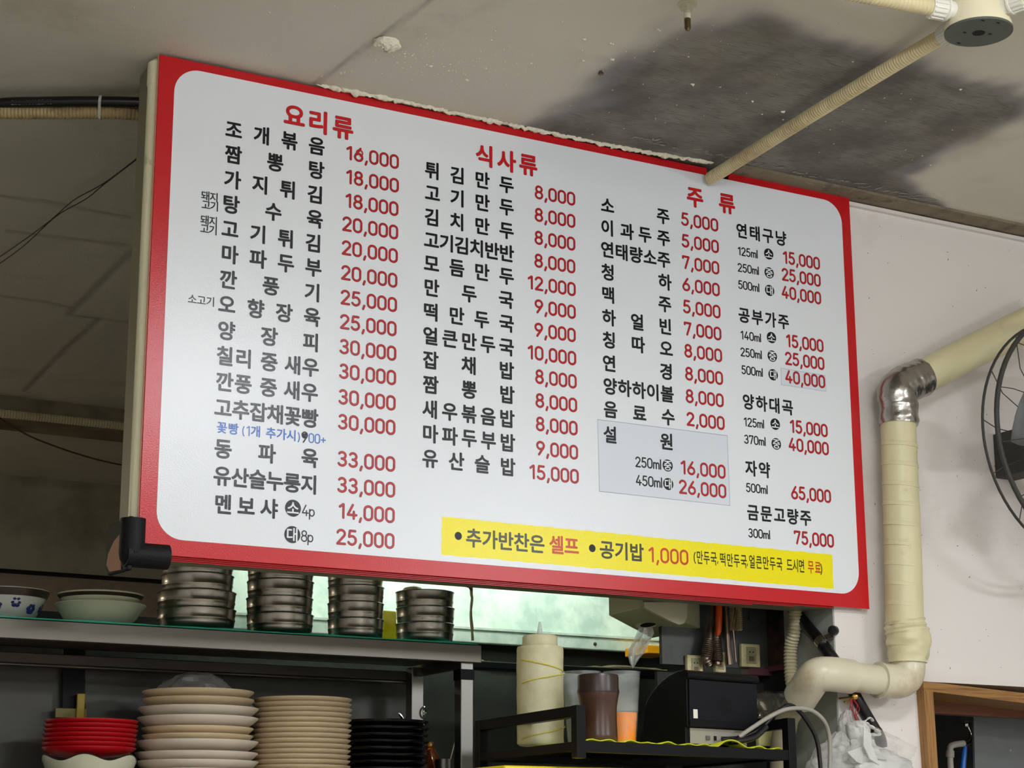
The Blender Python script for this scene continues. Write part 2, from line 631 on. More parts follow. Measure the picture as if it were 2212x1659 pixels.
bp2.inputs['Distance'].default_value = .006
L.new(bn2.outputs[0], bp2.inputs['Height'])
L.new(bp.outputs[0], bp2.inputs['Normal'])
L.new(bp2.outputs[0], b.inputs['Normal'])
me.materials.append(MC)
ceil = bpy.data.objects.new('ceiling', me)
COL.objects.link(ceil)
tag(ceil, 'flaking grey-beige plaster ceiling with a dark square stain above the menu board', kind='structure')
sl = MB().box((-4.1, -5.6, ZC + .02), (4.1, 4.5, ZC + .12)).build('ceiling_slab', m_room, smooth=False)
tag(sl, 'solid slab over the plaster ceiling', kind='structure')


def struct(name, mb, m_, label, **k):
    o = mb.build(name, m_, smooth=False, **k)
    return tag(o, label, kind='structure')


struct('floor', MB().box((-4.1, -5.6, -.1), (4.1, 4.5, 0)), m_floor, 'plain tan floor of the restaurant')
struct('wall_left', MB().box((-4.1, -5.6, 0), (-4, 4.5, ZC)), m_room, 'plain wall beyond the dining tables')
struct('wall_front', MB().box((-4.1, -5.7, 0), (4.1, -5.5, ZC)), m_room, 'plain dining room wall behind the viewer')
struct('wall_far_right', MB().box((4.0, -5.6, 0), (4.1, 4.5, ZC)), m_room, 'plain wall at the end of the dining room')
# right wall with a hatch opening
DX0 = U(1993, 1472, .02).x
DZ1 = U(1993, 1472, .02).z
WX = 1.494
YG = Xp(1662, 1430, WX).y                    # plane of the galvanised panel
YS = Xp(1699, 1430, WX).y
wr = MB()
wr.box((WX, .02, 0), (DX0, .14, ZC))
wr.box((DX0, .02, DZ1), (4.0, .14, ZC))
wr.box((DX0, .02, 0), (4.0, .14, .75))
wr.box((DX0 + 1.0, .02, .75), (4.0, .14, DZ1))
struct('wall_right', wr, m_wall, 'off-white painted wall with small scuffs beside the menu board')
struct('wall_side', MB().box((WX, .14, 0), (WX + .1, YG + .02, ZC)), m_wallgrey, 'grey painted side of the wall turning into the kitchen')
sw = MB().box((WX - .003, .021, 0), (WX, YS, 1.62))
struct('wall_side_panel', sw, m_wallgrey, 'grey side panel behind the black hose')
struct('rusty_side_panel', MB().box((WX - .004, YS + .001, Xp(1665, 1441, WX).z), (WX, YG, 1.62)), m_rust, 'rust-stained brown sheet on the side wall')
struct('side_recess', MB().box((WX - .002, YS + .001, 0), (WX, YG + .02, Xp(1665, 1452, WX).z)), m_gap, 'black recess under the rusty sheet')
struct('side_ledge', MB().box((WX - .012, YS + .001, Xp(1665, 1452, WX).z), (WX, YG, Xp(1665, 1441, WX).z)), mat('maroon_ledge', (84, 44, 50), rough=.5), 'maroon ledge under the rusty sheet')
wb = MB().box((-4, 4.0, 0), (4, 4.1, ZC))
struct('wall_back', wb, m_farlow, 'dull brownish lower kitchen wall behind the shelf')
z_gap = U(100, 1238, 3.96).z
struct('wall_back_panel', MB().box((-4, 3.96, z_gap + .005), (4, 4.0, ZC)), m_farwall, 'cream panelled upper kitchen wall')
struct('trim_1', MB().box((-4, 3.955, z_gap - .005), (4, 4.0, z_gap + .005)), m_gap, 'black gap along the lower edge of the cream panels')
struct('ceiling_beam', MB().box((-4, 2.72, ZC - .05), (4, 2.98, ZC + .01)), mat('beam_paint', (150, 140, 116), rough=.7, dirt=(90, 76, 54), dirt_s=3), 'low beam crossing the kitchen ceiling')

# ragged edge of ceiling plaster above the sign, and the cornice strip on the right
def rugged(name, pts, r0_, m_, label, seed, fl=.6, parent=None):
    p = resample(smoothpath(pts, 10), .003)
    mb = MB()
    rad = [r0_ * (.55 + .75 * abs(noise.noise((i * .06, seed, 0))) + .5 * abs(noise.noise((i * .25, seed, 3)))) * min(1, .3 + i * .06, .3 + (len(p) - i) * .06) for i in range(len(p))]
    q = [v + Vector((0, noise.noise((i * .2, seed, 5)) * .003, noise.noise((i * .3, seed, 8)) * .002)) for i, v in enumerate(p)]
    mb.tube(q, rad, 14, wob=.5)
    mb.v = [v + Vector((noise.noise(v * 130), noise.noise(v * 130 + Vector((9, 0, 0))), noise.noise(v * 130 + Vector((0, 9, 0))))) * .0034
            + Vector((0, noise.noise(v * 330), noise.noise(v * 330 + Vector((5, 5, 0))))) * .0016 for v in mb.v]
    o = mb.build(name, m_, parent, angle=70)
    return tag(o, label, kind='structure')


NXC = U(1578, 372, 0).x
rugged('trim_2', [Zp(685, 183, ZC - .002), Zp(860, 217, ZC - .002), Zp(1000, 248, ZC - .002), Zp(1180, 285, ZC - .002), Zp(1340, 318, ZC - .002), Zp(1540, 352, ZC - .002)],
       .006, m_plaster, 'crumbling white plaster bead along the top of the menu board', 1)
rugged('trim_3', [Zp(1560, 352, ZC), Zp(1700, 380, ZC), Zp(1834, 410, ZC), Zp(2000, 444, ZC), Zp(2055, 462, ZC)],
       .0075, m_crumb, 'brown broken plaster edge above the end of the menu board', 4)
cs = MB().box((NXC, -.045, CZ - .001), (4.0, .03, ZC + .01))
struct('trim_4', cs, m_crumb, 'rough brown strip between ceiling and white wall')
struct('trim_5', MB().box((1.575, .008, CZ - .012), (4.0, .02, CZ - .004)), m_wall, 'thin white bead at the top of the wall')

# ================================================================ the menu board
SW, SH = 1.5713, .9


def S(px, py):                              # point of the sign's face (plane y = 0)
    p = U(px, py, 0)
    return (p.x, p.z)


sign = thing('menu_board', 'red-edged white Korean menu board listing dishes and prices, hung under the ceiling', 'sign', (0, 0, CZ - SH))
ZB = CZ - SH
NX0, NX1 = S(1527, 385)[0], S(1575, 385)[0]
sheet = [(0, ZB), (SW, ZB), (SW, CZ), (NX1, CZ), (NX1 - .004, CZ - .026), (NX0 + .002, CZ - .026), (NX0, CZ), (0, CZ)]
MB().prism([(x, 0, z) for x, z in sheet], (0, .004, 0)).build('front_sheet', m_red, sign, smooth=False)
MB().prism([(x, .004, z) for x, z in [(-.002, ZB + .001), (SW - .05, ZB + .001), (SW - .05, CZ - .03), (-.002, CZ - .0)]], (0, .003, 0)).build('backing_foam', m_sheetedge, sign, smooth=False)
# older sheets left behind the new one, their lower edges showing
for k, (x1, dz) in enumerate([(S(1806, 1320)[0], .0028), (S(1722, 1315)[0], .0052), (S(1636, 1305)[0], .0074)]):
    y0 = .008 + k * .004
    MB().box((.006 + k * .004, y0, ZB - dz), (x1, y0 + .003, ZB + .05)).build('old_sheet', m_red, sign, smooth=False, bevel=.0004)
# the box: edge trim, sides, bottom
MB().box((-.001, .034, ZB + .0), (1.49, .108, CZ - .001)).build('box_body', m_cream_metal, sign, smooth=False, bevel=.003)
trim = MB().tube([(.008, .028, ZB + .04), (.008, .028, CZ - .045)], .0185, 18).build('edge_trim', m_cream_trim, sign, angle=50)
MB().tube([(.008, .028, CZ - .05), (.008, .028, CZ - .008), (.010, .028, CZ - .002)], [.0198, .0198, .012], 18).build('trim_cap', m_cream_trim, sign)
MB().tube([(.03, .034, ZB + .012), (1.48, .034, ZB + .012)], .014, 14).build('lower_trim', m_cream_metal, sign)


def rrect(x0, z0, x1, z1, r, n=10):
    out = []
    for cx, cz, a0 in ((x1 - r, z1 - r, 0), (x0 + r, z1 - r, 90), (x0 + r, z0 + r, 180), (x1 - r, z0 + r, 270)):
        for k in range(n + 1):
            a = math.radians(a0 + 90 * k / n)
            out.append((cx + r * math.cos(a), cz + r * math.sin(a)))
    return out


wx0, wx1 = S(372, 300)[0], S(1836, 850)[0]
wz1, wz0 = S(900, 250)[1], S(900, 1208)[1]
MB().prism([(x, -.0006, z) for x, z in rrect(wx0, wz0, wx1, wz1, .048)][::-1], (0, .0008, 0)).build('white_panel', m_white, sign, smooth=False)


# specks and scuffs on the white wall
sk = MB()
for i in range(130):
    x, z = random.uniform(WX + .02, 2.3), random.uniform(1.25, 2.38)
    l_, w_ = random.uniform(.001, .004), random.uniform(.0004, .0012)
    a_ = random.uniform(0, 3.1)
    dx_, dz_ = l_ * math.cos(a_), l_ * math.sin(a_)
    sk.prism([(x, .0194, z), (x + dx_, .0194, z + dz_), (x + dx_ + w_, .0194, z + dz_ - w_), (x + w_, .0194, z - w_)], (0, .001, 0))
tag(sk.build('wall_specks', mat('dark_specks', (110, 100, 88), rough=.8), smooth=False), 'tiny dark specks and nicks on the white wall', 'specks', kind='stuff')

# ---- lettering
HG = {}


def hangul(ch):
    if ch not in HG:
        c = bpy.data.curves.new('glyph', 'FONT')
        c.body = ch
        c.resolution_u = 4
        o = bpy.data.objects.new('glyph', c)
        COL.objects.link(o)
        mm = o.to_mesh()
        HG[ch] = ([(v.co.x - .465, v.co.y - .375) for v in mm.vertices], [tuple(p.vertices) for p in mm.polygons])
        o.to_mesh_clear()
        bpy.data.objects.remove(o)
        bpy.data.curves.remove(c)
    return HG[ch]


def arc(cx, cy, rx, ry, a0, a1, n=10):
    return [(cx + rx * math.cos(math.radians(a0 + (a1 - a0) * k / n)), cy + ry * math.sin(math.radians(a0 + (a1 - a0) * k / n))) for k in range(n + 1)]


def zero(w=.52):
    r = w / 2
    return [arc(r, 1 - r, r, r, 0, 180) + arc(r, r, r, r, 180, 360) + [(w, 1 - r)]]


# stroke digits: height 1, (polylines, width)
DG = {
    '0': (zero(.54), .54),
    '1': ([[(.02, .80), (.24, .98), (.28, .98), (.28, 0)]], .36),
    '2': ([arc(.26, .74, .26, .26, 165, -35) + [(.02, .02), (.0, 0), (.54, 0)]], .54),
    '3': ([arc(.25, .755, .24, .245, 150, -80) + [(.22, .52)], [(.22, .52)] + arc(.25, .26, .27, .26, 88, -155)], .54),
    '4': ([[(.34, 1), (0, .26), (.60, .26)], [(.42, .5), (.42, 0)]], .60),
    '5': ([[(.48, 1), (.10, 1), (.05, .56)] + arc(.25, .31, .28, .31, 118, -150, 14)], .54),
    '6': ([[(.40, 1), (.05, .45)] + arc(.27, .28, .27, .28, 165, 525, 20)], .54),
    '7': ([[(0, .86), (0, 1), (.52, 1), (.20, 0)]], .52),
    '8': ([arc(.27, .27, .27, .27, 0, 360, 18), arc(.27, .765, .23, .235, 0, 360, 18)], .54),
    '9': ([[(.14, 0), (.49, .55)] + arc(.27, .72, .27, .28, -15, 345, 20)], .54),
    ',': ([[(.10, .06), (.02, -.20)]], .12),
    '(': ([arc(.42, .42, .38, .66, 130, 230)], .16),
    ')': ([arc(-.24, .42, .38, .66, 50, -50)], .16),
    '+': ([[(0, .42), (.5, .42)], [(.25, .17), (.25, .67)]], .5),
    'm': ([[(0, .62), (0, 0)], [(0, .42)] + arc(.17, .44, .17, .18, 180, 0, 8) + [(.34, 0)], [(.34, .42)] + arc(.51, .44, .17, .18, 180, 0, 8) + [(.68, 0)]], .68),
    'l': ([[(0, 1), (0, 0)]], .02),
    'p': ([[(0, .62), (0, -.3)], arc(.24, .31, .24, .31, 0, 360, 16)], .48),
    '.': ([[(.03, .02), (.04, .02)]], .08),
    ':': ([[(.03, .1), (.04, .1)], [(.03, .5), (.04, .5)]], .08),
}


class Txt:
    """flat print on the sign; each strike lies a hair in front of the panel"""

    def __init__(s, y=-.00092):
        s.mb = MB()
        s.y = y

    def hg(s, ch, cx, cz, em, bold=.026, xs=1.0):
        vs_, fs = hangul(ch)
        dirs = [(0, 0)] + ([(bold * math.cos(k * math.pi / 4), bold * math.sin(k * math.pi / 4)) for k in range(8)] if bold else [])
        for k, (dx, dz) in enumerate(dirs):
            s.mb.add([(cx + (x + dx) * em * xs, s.y - k * 2.5e-5, cz + (z + dz) * em) for x, z in vs_], [f for f in fs])
        return s

    def stroke(s, pts, t):
        y0 = s.y
        s.k = getattr(s, 'k', 0)
        for a, b in zip(pts[:-1], pts[1:]):
            s.k += 1
            s.y = y0 - (s.k % 40) * 4e-6
            dx, dz = b[0] - a[0], b[1] - a[1]
            l_ = math.hypot(dx, dz)
            if l_ < 1e-9:
                continue
            nx_, nz_ = -dz / l_ * t / 2, dx / l_ * t / 2
            s.mb.add([(a[0] + nx_, s.y, a[1] + nz_), (b[0] + nx_, s.y, b[1] + nz_), (b[0] - nx_, s.y, b[1] - nz_), (a[0] - nx_, s.y, a[1] - nz_)], [(0, 1, 2, 3)])
        for a in pts:
            s.k += 1
            s.y = y0 - (s.k % 40) * 4e-6
            s.mb.add([(a[0] + t / 2 * math.cos(k * math.pi / 5), s.y, a[1] + t / 2 * math.sin(k * math.pi / 5)) for k in range(10)], [tuple(range(10))])
        s.y = y0

    def line(s, text, x, zb, h, t=.17, gap=.24, xs=1.0, right=False):
        """stroke text with its baseline at zb; x is the left end (or the right end)"""
        w = sum(DG[c][1] + gap for c in text) - gap
        w *= h * xs
        if right:
            x = x - w
        for c in text:
            for pl in DG[c][0]:
                s.stroke([(x + px_ * h * xs, zb + pz * h) for px_, pz in pl], t * h)
            x += (DG[c][1] + gap) * h * xs
        return w

    def disc(s, cx, cz, r, y=None):
        s.mb.add([(cx + r * math.cos(k * math.pi / 16), y or s.y, cz + r * math.sin(k * math.pi / 16)) for k in range(32)], [tuple(range(32))])
        return s

    def build(s, name, m_, parent=None):
        return s.mb.build(name, m_, parent or sign, smooth=False)


EM = .0365


def row(a, b, chars, pos=None, em=EM, m_=None, name='dish_lettering', xs=1.0, bold=.030):
    p, q = Vector(S(*a)), Vector(S(*b))
    z = (p.y + q.y) / 2
    n = len(chars)
    t = Txt()
    for i, ch in enumerate(chars):
        f = pos[i] if pos else (i / (n - 1) if n > 1 else 0)
        t.hg(ch, p.x + (q.x - p.x) * f, z, em, bold, xs)
    return t.build(name, m_ or m_black)


def price(rx, ry, text, h=.0245, name='price_lettering', xs=1.12):
    x, z = S(rx, ry)
    t = Txt()
    t.line(text, x - .002, z - h / 2, h, t=.19, xs=xs, right=True)
    o = t.build(name, m_priceedge)
    t = Txt(-.0013)
    t.line(text, x - .002, z - h / 2, h, t=.13, xs=xs, right=True)
    t.build('red_lettering', m_price, o)
    return o


C1 = [((505, 281), (684, 316), '조개볶음', None), ((504, 335), (683, 367), '짬뽕탕', None), ((502, 388), (681, 421), '가지튀김', None),
      ((499, 442), (680, 473), '탕수육', None), ((497, 494), (677, 527), '고기튀김', None), ((496, 549), (677, 579), '마파두부', None),
      ((493, 603), (675, 633), '깐풍기', None), ((490, 657), (674, 686), '오향장육', None), ((489, 713), (672, 741), '양장피', None),
      ((486, 770), (671, 793), '칠리중새우', (0, .216, .51, .79, 1)), ((485, 825), (669, 848), '깐풍중새우', (0, .216, .51, .79, 1)),
      ((482, 881), (669, 904), '고추잡채꽃빵', None), ((482, 970), (669, 989), '동파육', None), ((480, 1029), (668, 1046), '유산슬누룽지', None),
      ((482, 1089), (581, 1099), '멘보샤', None)]
for a, b_, s_, po in C1:
    row(a, b_, s_, po)
P1 = [(861, 351, '16,000'), (861, 402, '18,000'), (860, 452.6, '18,000'), (859.5, 503, '20,000'), (858.7, 554, '20,000'), (857.7, 607, '20,000'),
      (857, 659.5, '25,000'), (856, 711.5, '25,000'), (855.5, 764.5, '30,000'), (855, 817, '30,000'), (854, 871.6, '30,000'), (853.5, 924.5, '30,000'),
      (853, 1003.5, '33,000'), (853, 1059, '33,000'), (852, 1114, '14,000'), (851.5, 1169.6, '25,000')]
for p in P1:
    price(*p)
C2 = [((934, 369.5), (1094, 399), '튀김만두', None), ((934, 418), (1094, 448), '고기만두', None), ((933, 470), (1094, 498), '김치만두', None),
      ((932, 519), (1094, 548), '고기김치반반', None), ((932, 570), (1094, 597), '모듬만두', None), ((932, 622), (1093, 647.5), '만두국', None),
      ((931, 674), (1094, 699), '떡만두국', None), ((930, 726), (1094, 750), '얼큰만두국', None), ((930, 778), (1094, 801), '잡채밥', None),
      ((930, 831), (1095, 853), '짬뽕밥', None), ((929, 884), (1095, 905), '새우볶음밥', None), ((929, 937), (1096, 956.6), '마파두부밥', None),
      ((929, 990.5), (1096.5, 1009), '유산슬밥', None)]
for a, b_, s_, po in C2:
    row(a, b_, s_, po)
for p in [(1241.9, 431, '8,000'), (1242, 479, '8,000'), (1242, 528, '8,000'), (1242, 577, '8,000'), (1243, 626, '12,000'), (1243, 675, '9,000'), (1243, 725, '9,000'),
          (1244, 775, '10,000'), (1245, 825, '8,000'), (1246, 876, '8,000'), (1247, 926, '8,000'), (1248, 978, '9,000'), (1249.5, 1030, '15,000')]:
    price(*p)
C3 = [((1312, 445), (1432, 467), '소주', None), ((1312, 493), (1433, 514), '이과두주', (0, .345, .665, 1)), ((1312, 540), (1433.6, 561), '연태량소주', None),
      ((1313, 588.6), (1435.8, 609.5), '청하', None), ((1313.7, 637), (1435.8, 657.5), '맥주', None), ((1315, 686), (1437, 706), '하얼빈', None),
      ((1315.6, 735.6), (1439, 753), '칭따오', None), ((1316, 785), (1439, 803), '연경', None), ((1317.5, 835), (1441, 851), '양하하이볼', None),
      ((1318.6, 885), (1443, 901), '음료수', None), ((1318, 940), (1440, 953.6), '설원', None)]
for a, b_, s_, po in C3:
    row(a, b_, s_, po, em=.0358)
for p in [(1550.7, 487.5, '5,000'), (1552, 534, '5,000'), (1553, 580, '7,000'), (1554, 627, '6,000'), (1555.6, 674.6, '5,000'), (1557.5, 722, '7,000'),
          (1559, 769, '8,000'), (1561, 818, '8,000'), (1562.4, 866, '8,000'), (1564.6, 915, '2,000'), (1566.5, 1020, '16,000'), (1568, 1062, '26,000')]:
    price(*p)
C4 = [((1602, 498), (1686, 516), '연태구냥'), ((1607, 681.4), (1692, 695), '공부가주'), ((1616, 867), (1700.7, 881), '양하대곡'), ((1622, 1012), (1650.6, 1015), '자약'),
      ((1626, 1107), (1740, 1119), '금문고량주')]
for a, b_, s_ in C4:
    row(a, b_, s_, em=.0345, xs=.95)
for p in [(1770.4, 570, '15,000'), (1772, 607, '25,000'), (1773, 645, '40,000'), (1778, 748, '15,000'), (1780, 786.4, '25,000'), (1781.6, 825.6, '40,000'),
          (1787, 931, '15,000'), (1789.5, 970, '40,000'), (1794.3, 1073, '65,000'), (1800.6, 1169, '75,000')]:
    price(*p, h=.0242, xs=1.02)


def volume(x, y, text, h=.0165):
    X_, z = S(x, y)
    t = Txt()
    t.line(text, X_, z - h / 2, h, t=.165, gap=.21)
    t.build('volume_lettering', m_black)


for v in [(1594, 542, '125ml'), (1594, 577.5, '250ml'), (1595, 614.5, '500ml'), (1600, 723.5, '140ml'), (1600, 760, '250ml'), (1602, 798.5, '500ml'),
          (1607, 911, '125ml'), (1608, 948.5, '370ml'), (1612, 1053, '500ml'), (1617, 1151, '300ml')]:
    volume(*v)
volume(1373, 997.5, '250ml', .0185)
volume(1374, 1037, '450ml', .0185)


def badge(x, y, ch, r=.0122, em=.0205):
    X_, z = S(x, y)
    o = Txt().disc(X_, z, r).build('size_badge', m_black)
    t = Txt(-.0013)
    t.hg(ch, X_, z, em * 1.05, .018)
    t.build('badge_lettering', m_white, o)


for bq in [(1660, 549, '소'), (1661, 589.7, '중'), (1662, 627.7, '대'), (1666, 729.4, '소'), (1667.7, 769.5, '중'), (1669.6, 809.8, '대'),
           (1674, 916.4, '소'), (1676.4, 959, '중'), (1441.7, 1005.7, '중'), (1443, 1045.8, '대')]:
    badge(*bq)
badge(632.5, 1098, '소', .0152, .025)
badge(631, 1155, '대', .0152, .025)
for x_, y_, s_ in [(653, 1102.5, '4p'), (651, 1158, '8p')]:
    X_, z = S(x_, y_)
    t = Txt()
    t.line(s_, X_, z - .009, .0185, t=.12, gap=.14)
    t.build('portion_lettering', m_black)
# small notes left of the dishes
for x_, y_, s_ in [(453, 425, '돼지'), (454, 444.5, '고기'), (451.5, 477, '돼지'), (451, 496, '고기')]:
    X_, z = S(x_, y_)
    t = Txt()
    t.hg(s_[0], X_ - .008, z, .0192, .016)
    t.hg(s_[1], X_ + .008, z, .0192, .016)
    t.build('note_lettering', m_black)
X_, z = S(435, 649)
t = Txt()
for k, ch in enumerate('소고기'):
    t.hg(ch, X_ + (k - 1) * .0168, z, .0192, .012)
t.build('note_lettering', m_black)
# blue note
p0, p1 = S(478, 925), S(688, 946)
zb = (p0[1] + p1[1]) / 2
wt = p1[0] - p0[0]
t = Txt()
t.hg('꽃', p0[0] + .001, zb, .0215, .024)
t.hg('빵', p0[0] + .022, zb, .0215, .024)
t.line('(1', p0[0] + .039, zb - .009, .0165, t=.12, gap=.32)
for k, ch in enumerate('개추가시'):
    t.hg(ch, p0[0] + (.064, .0925, .1125, .132)[k], zb, .0215, .024)
t.line(')', p0[0] + .1445, zb - .009, .0165, t=.12)
t.line('00+', p0[0] + .1655, zb - .009, .0160, t=.13, gap=.2)
t.build('bun_price_lettering', m_blue)
t = Txt(-.0013)
t.line('9', p0[0] + .152, zb - .010, .0185, t=.13)
t.stroke([(p0[0] + .154, zb + .004), (p0[0] + .160, zb + .006), (p0[0] + .157, zb - .001), (p0[0] + .1535, zb + .003)], .003)
t.build('handwritten_lettering', m_ink)
# overwritten digit in the first price
X_, z = S(775, 336)
t = Txt(-.0016)
t.stroke([(X_ + a_, z + b2) for a_, b2 in arc(.001, .0045, .0062, .0062, 165, -75, 10)], .0028)
t.build('marker_lettering', m_price)


def heading(pts, chars, em=.0475):
    for yy, bold, m_, nm in ((-.00092, .036, m_headedge, 'heading_lettering'), (-.0013, .022, m_head, 'heading_red_lettering')):
        t = Txt(yy)
        zz = 0
        for (x_, y_), ch in zip(pts, chars):
            X_, z = S(x_, y_)
            t.hg(ch, X_, z, em, bold)
        t.build(nm, m_)


heading([(636, 251), (688, 264), (741, 276)], '요리류')
heading([(1047, 337), (1094, 348), (1141, 356.5)], '식사류', .0465)
heading([(1501, 426.5), (1570, 440)], '주류', .0465)


def quadpatch(pts, m_, name, y=-.0008, parent=None):
    return MB().prism([(S(*p)[0], y, S(*p)[1]) for p in pts], (0, .0005, 0)).build(name, m_, parent or sign, smooth=False)


pe = quadpatch([(1289.9, 905.7), (1571, 940.5), (1576.8, 1093), (1294, 1062)], m_patchedge, 'sticker_edge', -.00068)
quadpatch([(1290.9, 907.2), (1570, 941.8), (1575.6, 1091.7), (1295, 1060.6)], m_patch, 'sticker_patch', -.00080)
quadpatch([(1686, 795), (1782.5, 811), (1784.5, 846), (1687, 831.5)], m_patchedge, 'sticker_edge', -.00068)
quadpatch([(1686.8, 796), (1781.8, 811.9), (1783.8, 845.2), (1687.7, 830.8)], m_patch, 'sticker_patch', -.00080)
# yellow banner with slightly ragged edges
a, b_, c_, d_ = [Vector(S(*p)) for p in ((954, 1116), (1797, 1198.4), (1800.5, 1272), (953.5, 1198.4))]


def rag(p, q, n=90):
    out = []
    for i in range(n):
        v = p.lerp(q, i / n)
        k = 0 if i in (0,) else .0008
        out.append(v + Vector((random.uniform(-k, k), random.uniform(-k, k))))
    return out


poly = rag(a, b_) + rag(b_, c_, 8) + rag(c_, d_) + rag(d_, a, 8)
MB().prism([(v.x, -.0008, v.y) for v in poly], (0, .0005, 0)).build('yellow_banner', m_yellow, sign, smooth=False)


def brow(a, b_, chars, em, m_, xs=1.0, bold=.026, name='banner_lettering'):
    p, q = Vector(S(*a)), Vector(S(*b_))
    n = len(chars)
    t = Txt()
    for i, ch in enumerate(chars):
        v = p.lerp(q, i / (n - 1))
        t.hg(ch, v.x, v.y, em, bold, xs)
    return t.build(name, m_)


brow((1023, 1162.5), (1160, 1175), '추가반찬은', .037, m_yellowtxt)
brow((1202, 1177), (1234.5, 1180), '셀프', .037, m_orangetxt)
brow((1310.5, 1187.6), (1374.7, 1193.3), '공기밥', .037, m_yellowtxt)
t = Txt()
t.disc(*S(989.5, 1157.8), .0075)
t.disc(*S(1278.8, 1184.5), .0075)
t.build('banner_bullets', m_ink)
X_, z = S(1401, 1197)
t = Txt()
t.line('1,000', X_ + .001, z - .0135, .0262, t=.17, xs=1.12)
t.build('banner_price_lettering', m_orangetxt)
SM = dict(em=.0290, xs=.60, bold=.016)
for a, b_, txt_, m_ in [((1511, 1204), (1541, 1206.5), '만두국', m_yellowtxt), ((1561, 1208.5), (1606, 1212.5), '떡만두국', m_yellowtxt),
                        ((1624, 1213.5), (1683, 1218.5), '얼큰만두국', m_yellowtxt), ((1705, 1220.5), (1731, 1223), '드시면', m_yellowtxt), ((1751, 1225), (1766, 1226.5), '무료', m_orangetxt)]:
    brow(a, b_, txt_, m_=m_, **SM)
t = Txt()
for x_, y_, s_ in [(1498, 1203, '('), (1549, 1214, ','), (1613, 1219, ','), (1772, 1228, ')')]:
    X_, z = S(x_, y_)
    t.line(s_, X_, z - (.0105 if s_ in '()' else 0), .021 if s_ in '()' else .016, t=.11)
t.build('punctuation_lettering', m_yellowtxt)

# ================================================================ corner guard
cg = thing('corner_guard', 'black foam corner guard on the lower corner of the menu board', 'corner guard', (0, .03, ZB))
cgx, cgz = S(292, 1150)[0], 0
pv = U(292, 1119, -.002)
pc = U(287, 1204, -.002)
ph = U(366, 1202, -.002)
rr = .0215
zc_ = ph.z
MB().tube([(pv.x, .008, pv.z), (pv.x, .008, zc_)], rr, 22).build('upright_arm', m_foam, cg, angle=60)
MB().tube([(pv.x - rr * .55, .008, zc_), (ph.x, .008, zc_)], rr, 22).build('level_arm', m_foam, cg, angle=60)
MB().lathe((pv.x, .008, zc_), [(.001, -rr), (rr * .6, -rr * .82), (rr * .9, -rr * .45), (rr, 0), (rr, rr)], 24, close=False).build('rounded_corner', m_foam, cg, angle=60)
back = [(.0, ZB + .055), (.0, ZB - .022), (.06, ZB - .028), (.06, ZB - .012), (.012, ZB - .01), (.012, ZB + .055)]
bk = MB()
xq = -.018
bk.prism([(xq, y, z) for y, z in [(.0, ZB - .030), (.104, ZB - .026), (.118, ZB - .012), (.122, ZB + .05), (.108, ZB + .062), (.0, ZB + .062)]], (.010, 0, 0))
bk.build('inner_flap', m_foam, cg, smooth=False, bevel=.003)
tn = MB().prism([(xq - .0025, y, z) for y, z in [(.028, ZB - .026), (.085, ZB - .022), (.105, ZB - .008), (.098, ZB + .01), (.07, ZB + .028), (.03, ZB + .038)]], (.002, 0, 0))
tn.build('adhesive_strip', m_tan, cg, smooth=False)

# ================================================================ ceiling things
# plaster chunk
ck_c = Zp(835, 88, ZC)
mb = MB()
n_ = 26
for k in range(9):
    f_ = k / 8
    sc_ = math.cos(max(0, f_ - .3) * 1.9) * (1 + .12 * math.sin(f_ * 3))
    for i in range(n_):
        a_ = 2 * math.pi * i / n_
        v = Vector((math.cos(a_) * .0235 * sc_ * (1.0 if math.cos(a_) > 0 else .94), math.sin(a_) * .018 * sc_, -.019 * f_ ** .8))
        v += Vector((noise.noise((i * .55, k * .7, 1)), noise.noise((i * .55, k * .7, 5)), noise.noise((i * .6, k * .8, 9)))) * .0042
        v.z = min(v.z, 0)
        mb.v.append(ck_c + v)
for k in range(8):
    for i in range(n_):
        a_ = k * n_ + i
        b2 = k * n_ + (i + 1) % n_
        mb.f.append((a_, b2, b2 + n_, a_ + n_))
mb.f.append(tuple(8 * n_ + i for i in range(n_)))
tag(mb.build('plaster_lump', m_plaster, angle=20), 'rough white lump of plaster stuck to the ceiling above the first heading', 'plaster lump')
# loose flakes: nobody could count them
mb = MB()
for i in range(420):
    if i < 230:
        x, y = random.gauss(.50, .10), random.gauss(-.20, .07)
    elif i < 300:
        x, y = random.uniform(.6, 1.6), random.uniform(-.5, -.02)
    else:
        x, y = random.uniform(-.3, 1.4), random.uniform(-.9, -.02)
    if y > -.02:
        continue
    r = random.uniform(.001, .003) * (1.6 if random.random() < .05 else 1)
    a0 = random.random() * 6
    pts = [(x + r * random.uniform(.5, 1.4) * math.cos(a0 + k * 1.57), y + r * random.uniform(.5, 1.8) * math.sin(a0 + k * 1.57), ZC + .0006) for k in range(4)]
    mb.add(pts + [(x, y, ZC - r * .5)], [(0, 1, 4), (1, 2, 4), (2, 3, 4), (3, 0, 4)])
for (px, py) in [(1300, 155), (1260, 130), (1320, 128), (1320, 95), (1262, 85), (1422, 65), (1495, 183), (1552, 188), (1625, 218), (1692, 240), (1010, 172), (742, 157)]:
    c0_ = Zp(px, py, ZC)
    for k in range(3):
        r = random.uniform(.002, .004)
        x, y = c0_.x + random.uniform(-.004, .004), c0_.y + random.uniform(-.004, .004)
        pts = [(x + r * random.uniform(.6, 1.4) * math.cos(q * 1.57), y + r * random.uniform(.6, 1.4) * math.sin(q * 1.57), ZC + .0006) for q in range(4)]
        mb.add(pts + [(x, y, ZC - r)], [(0, 1, 4), (1, 2, 4), (2, 3, 4), (3, 0, 4)])
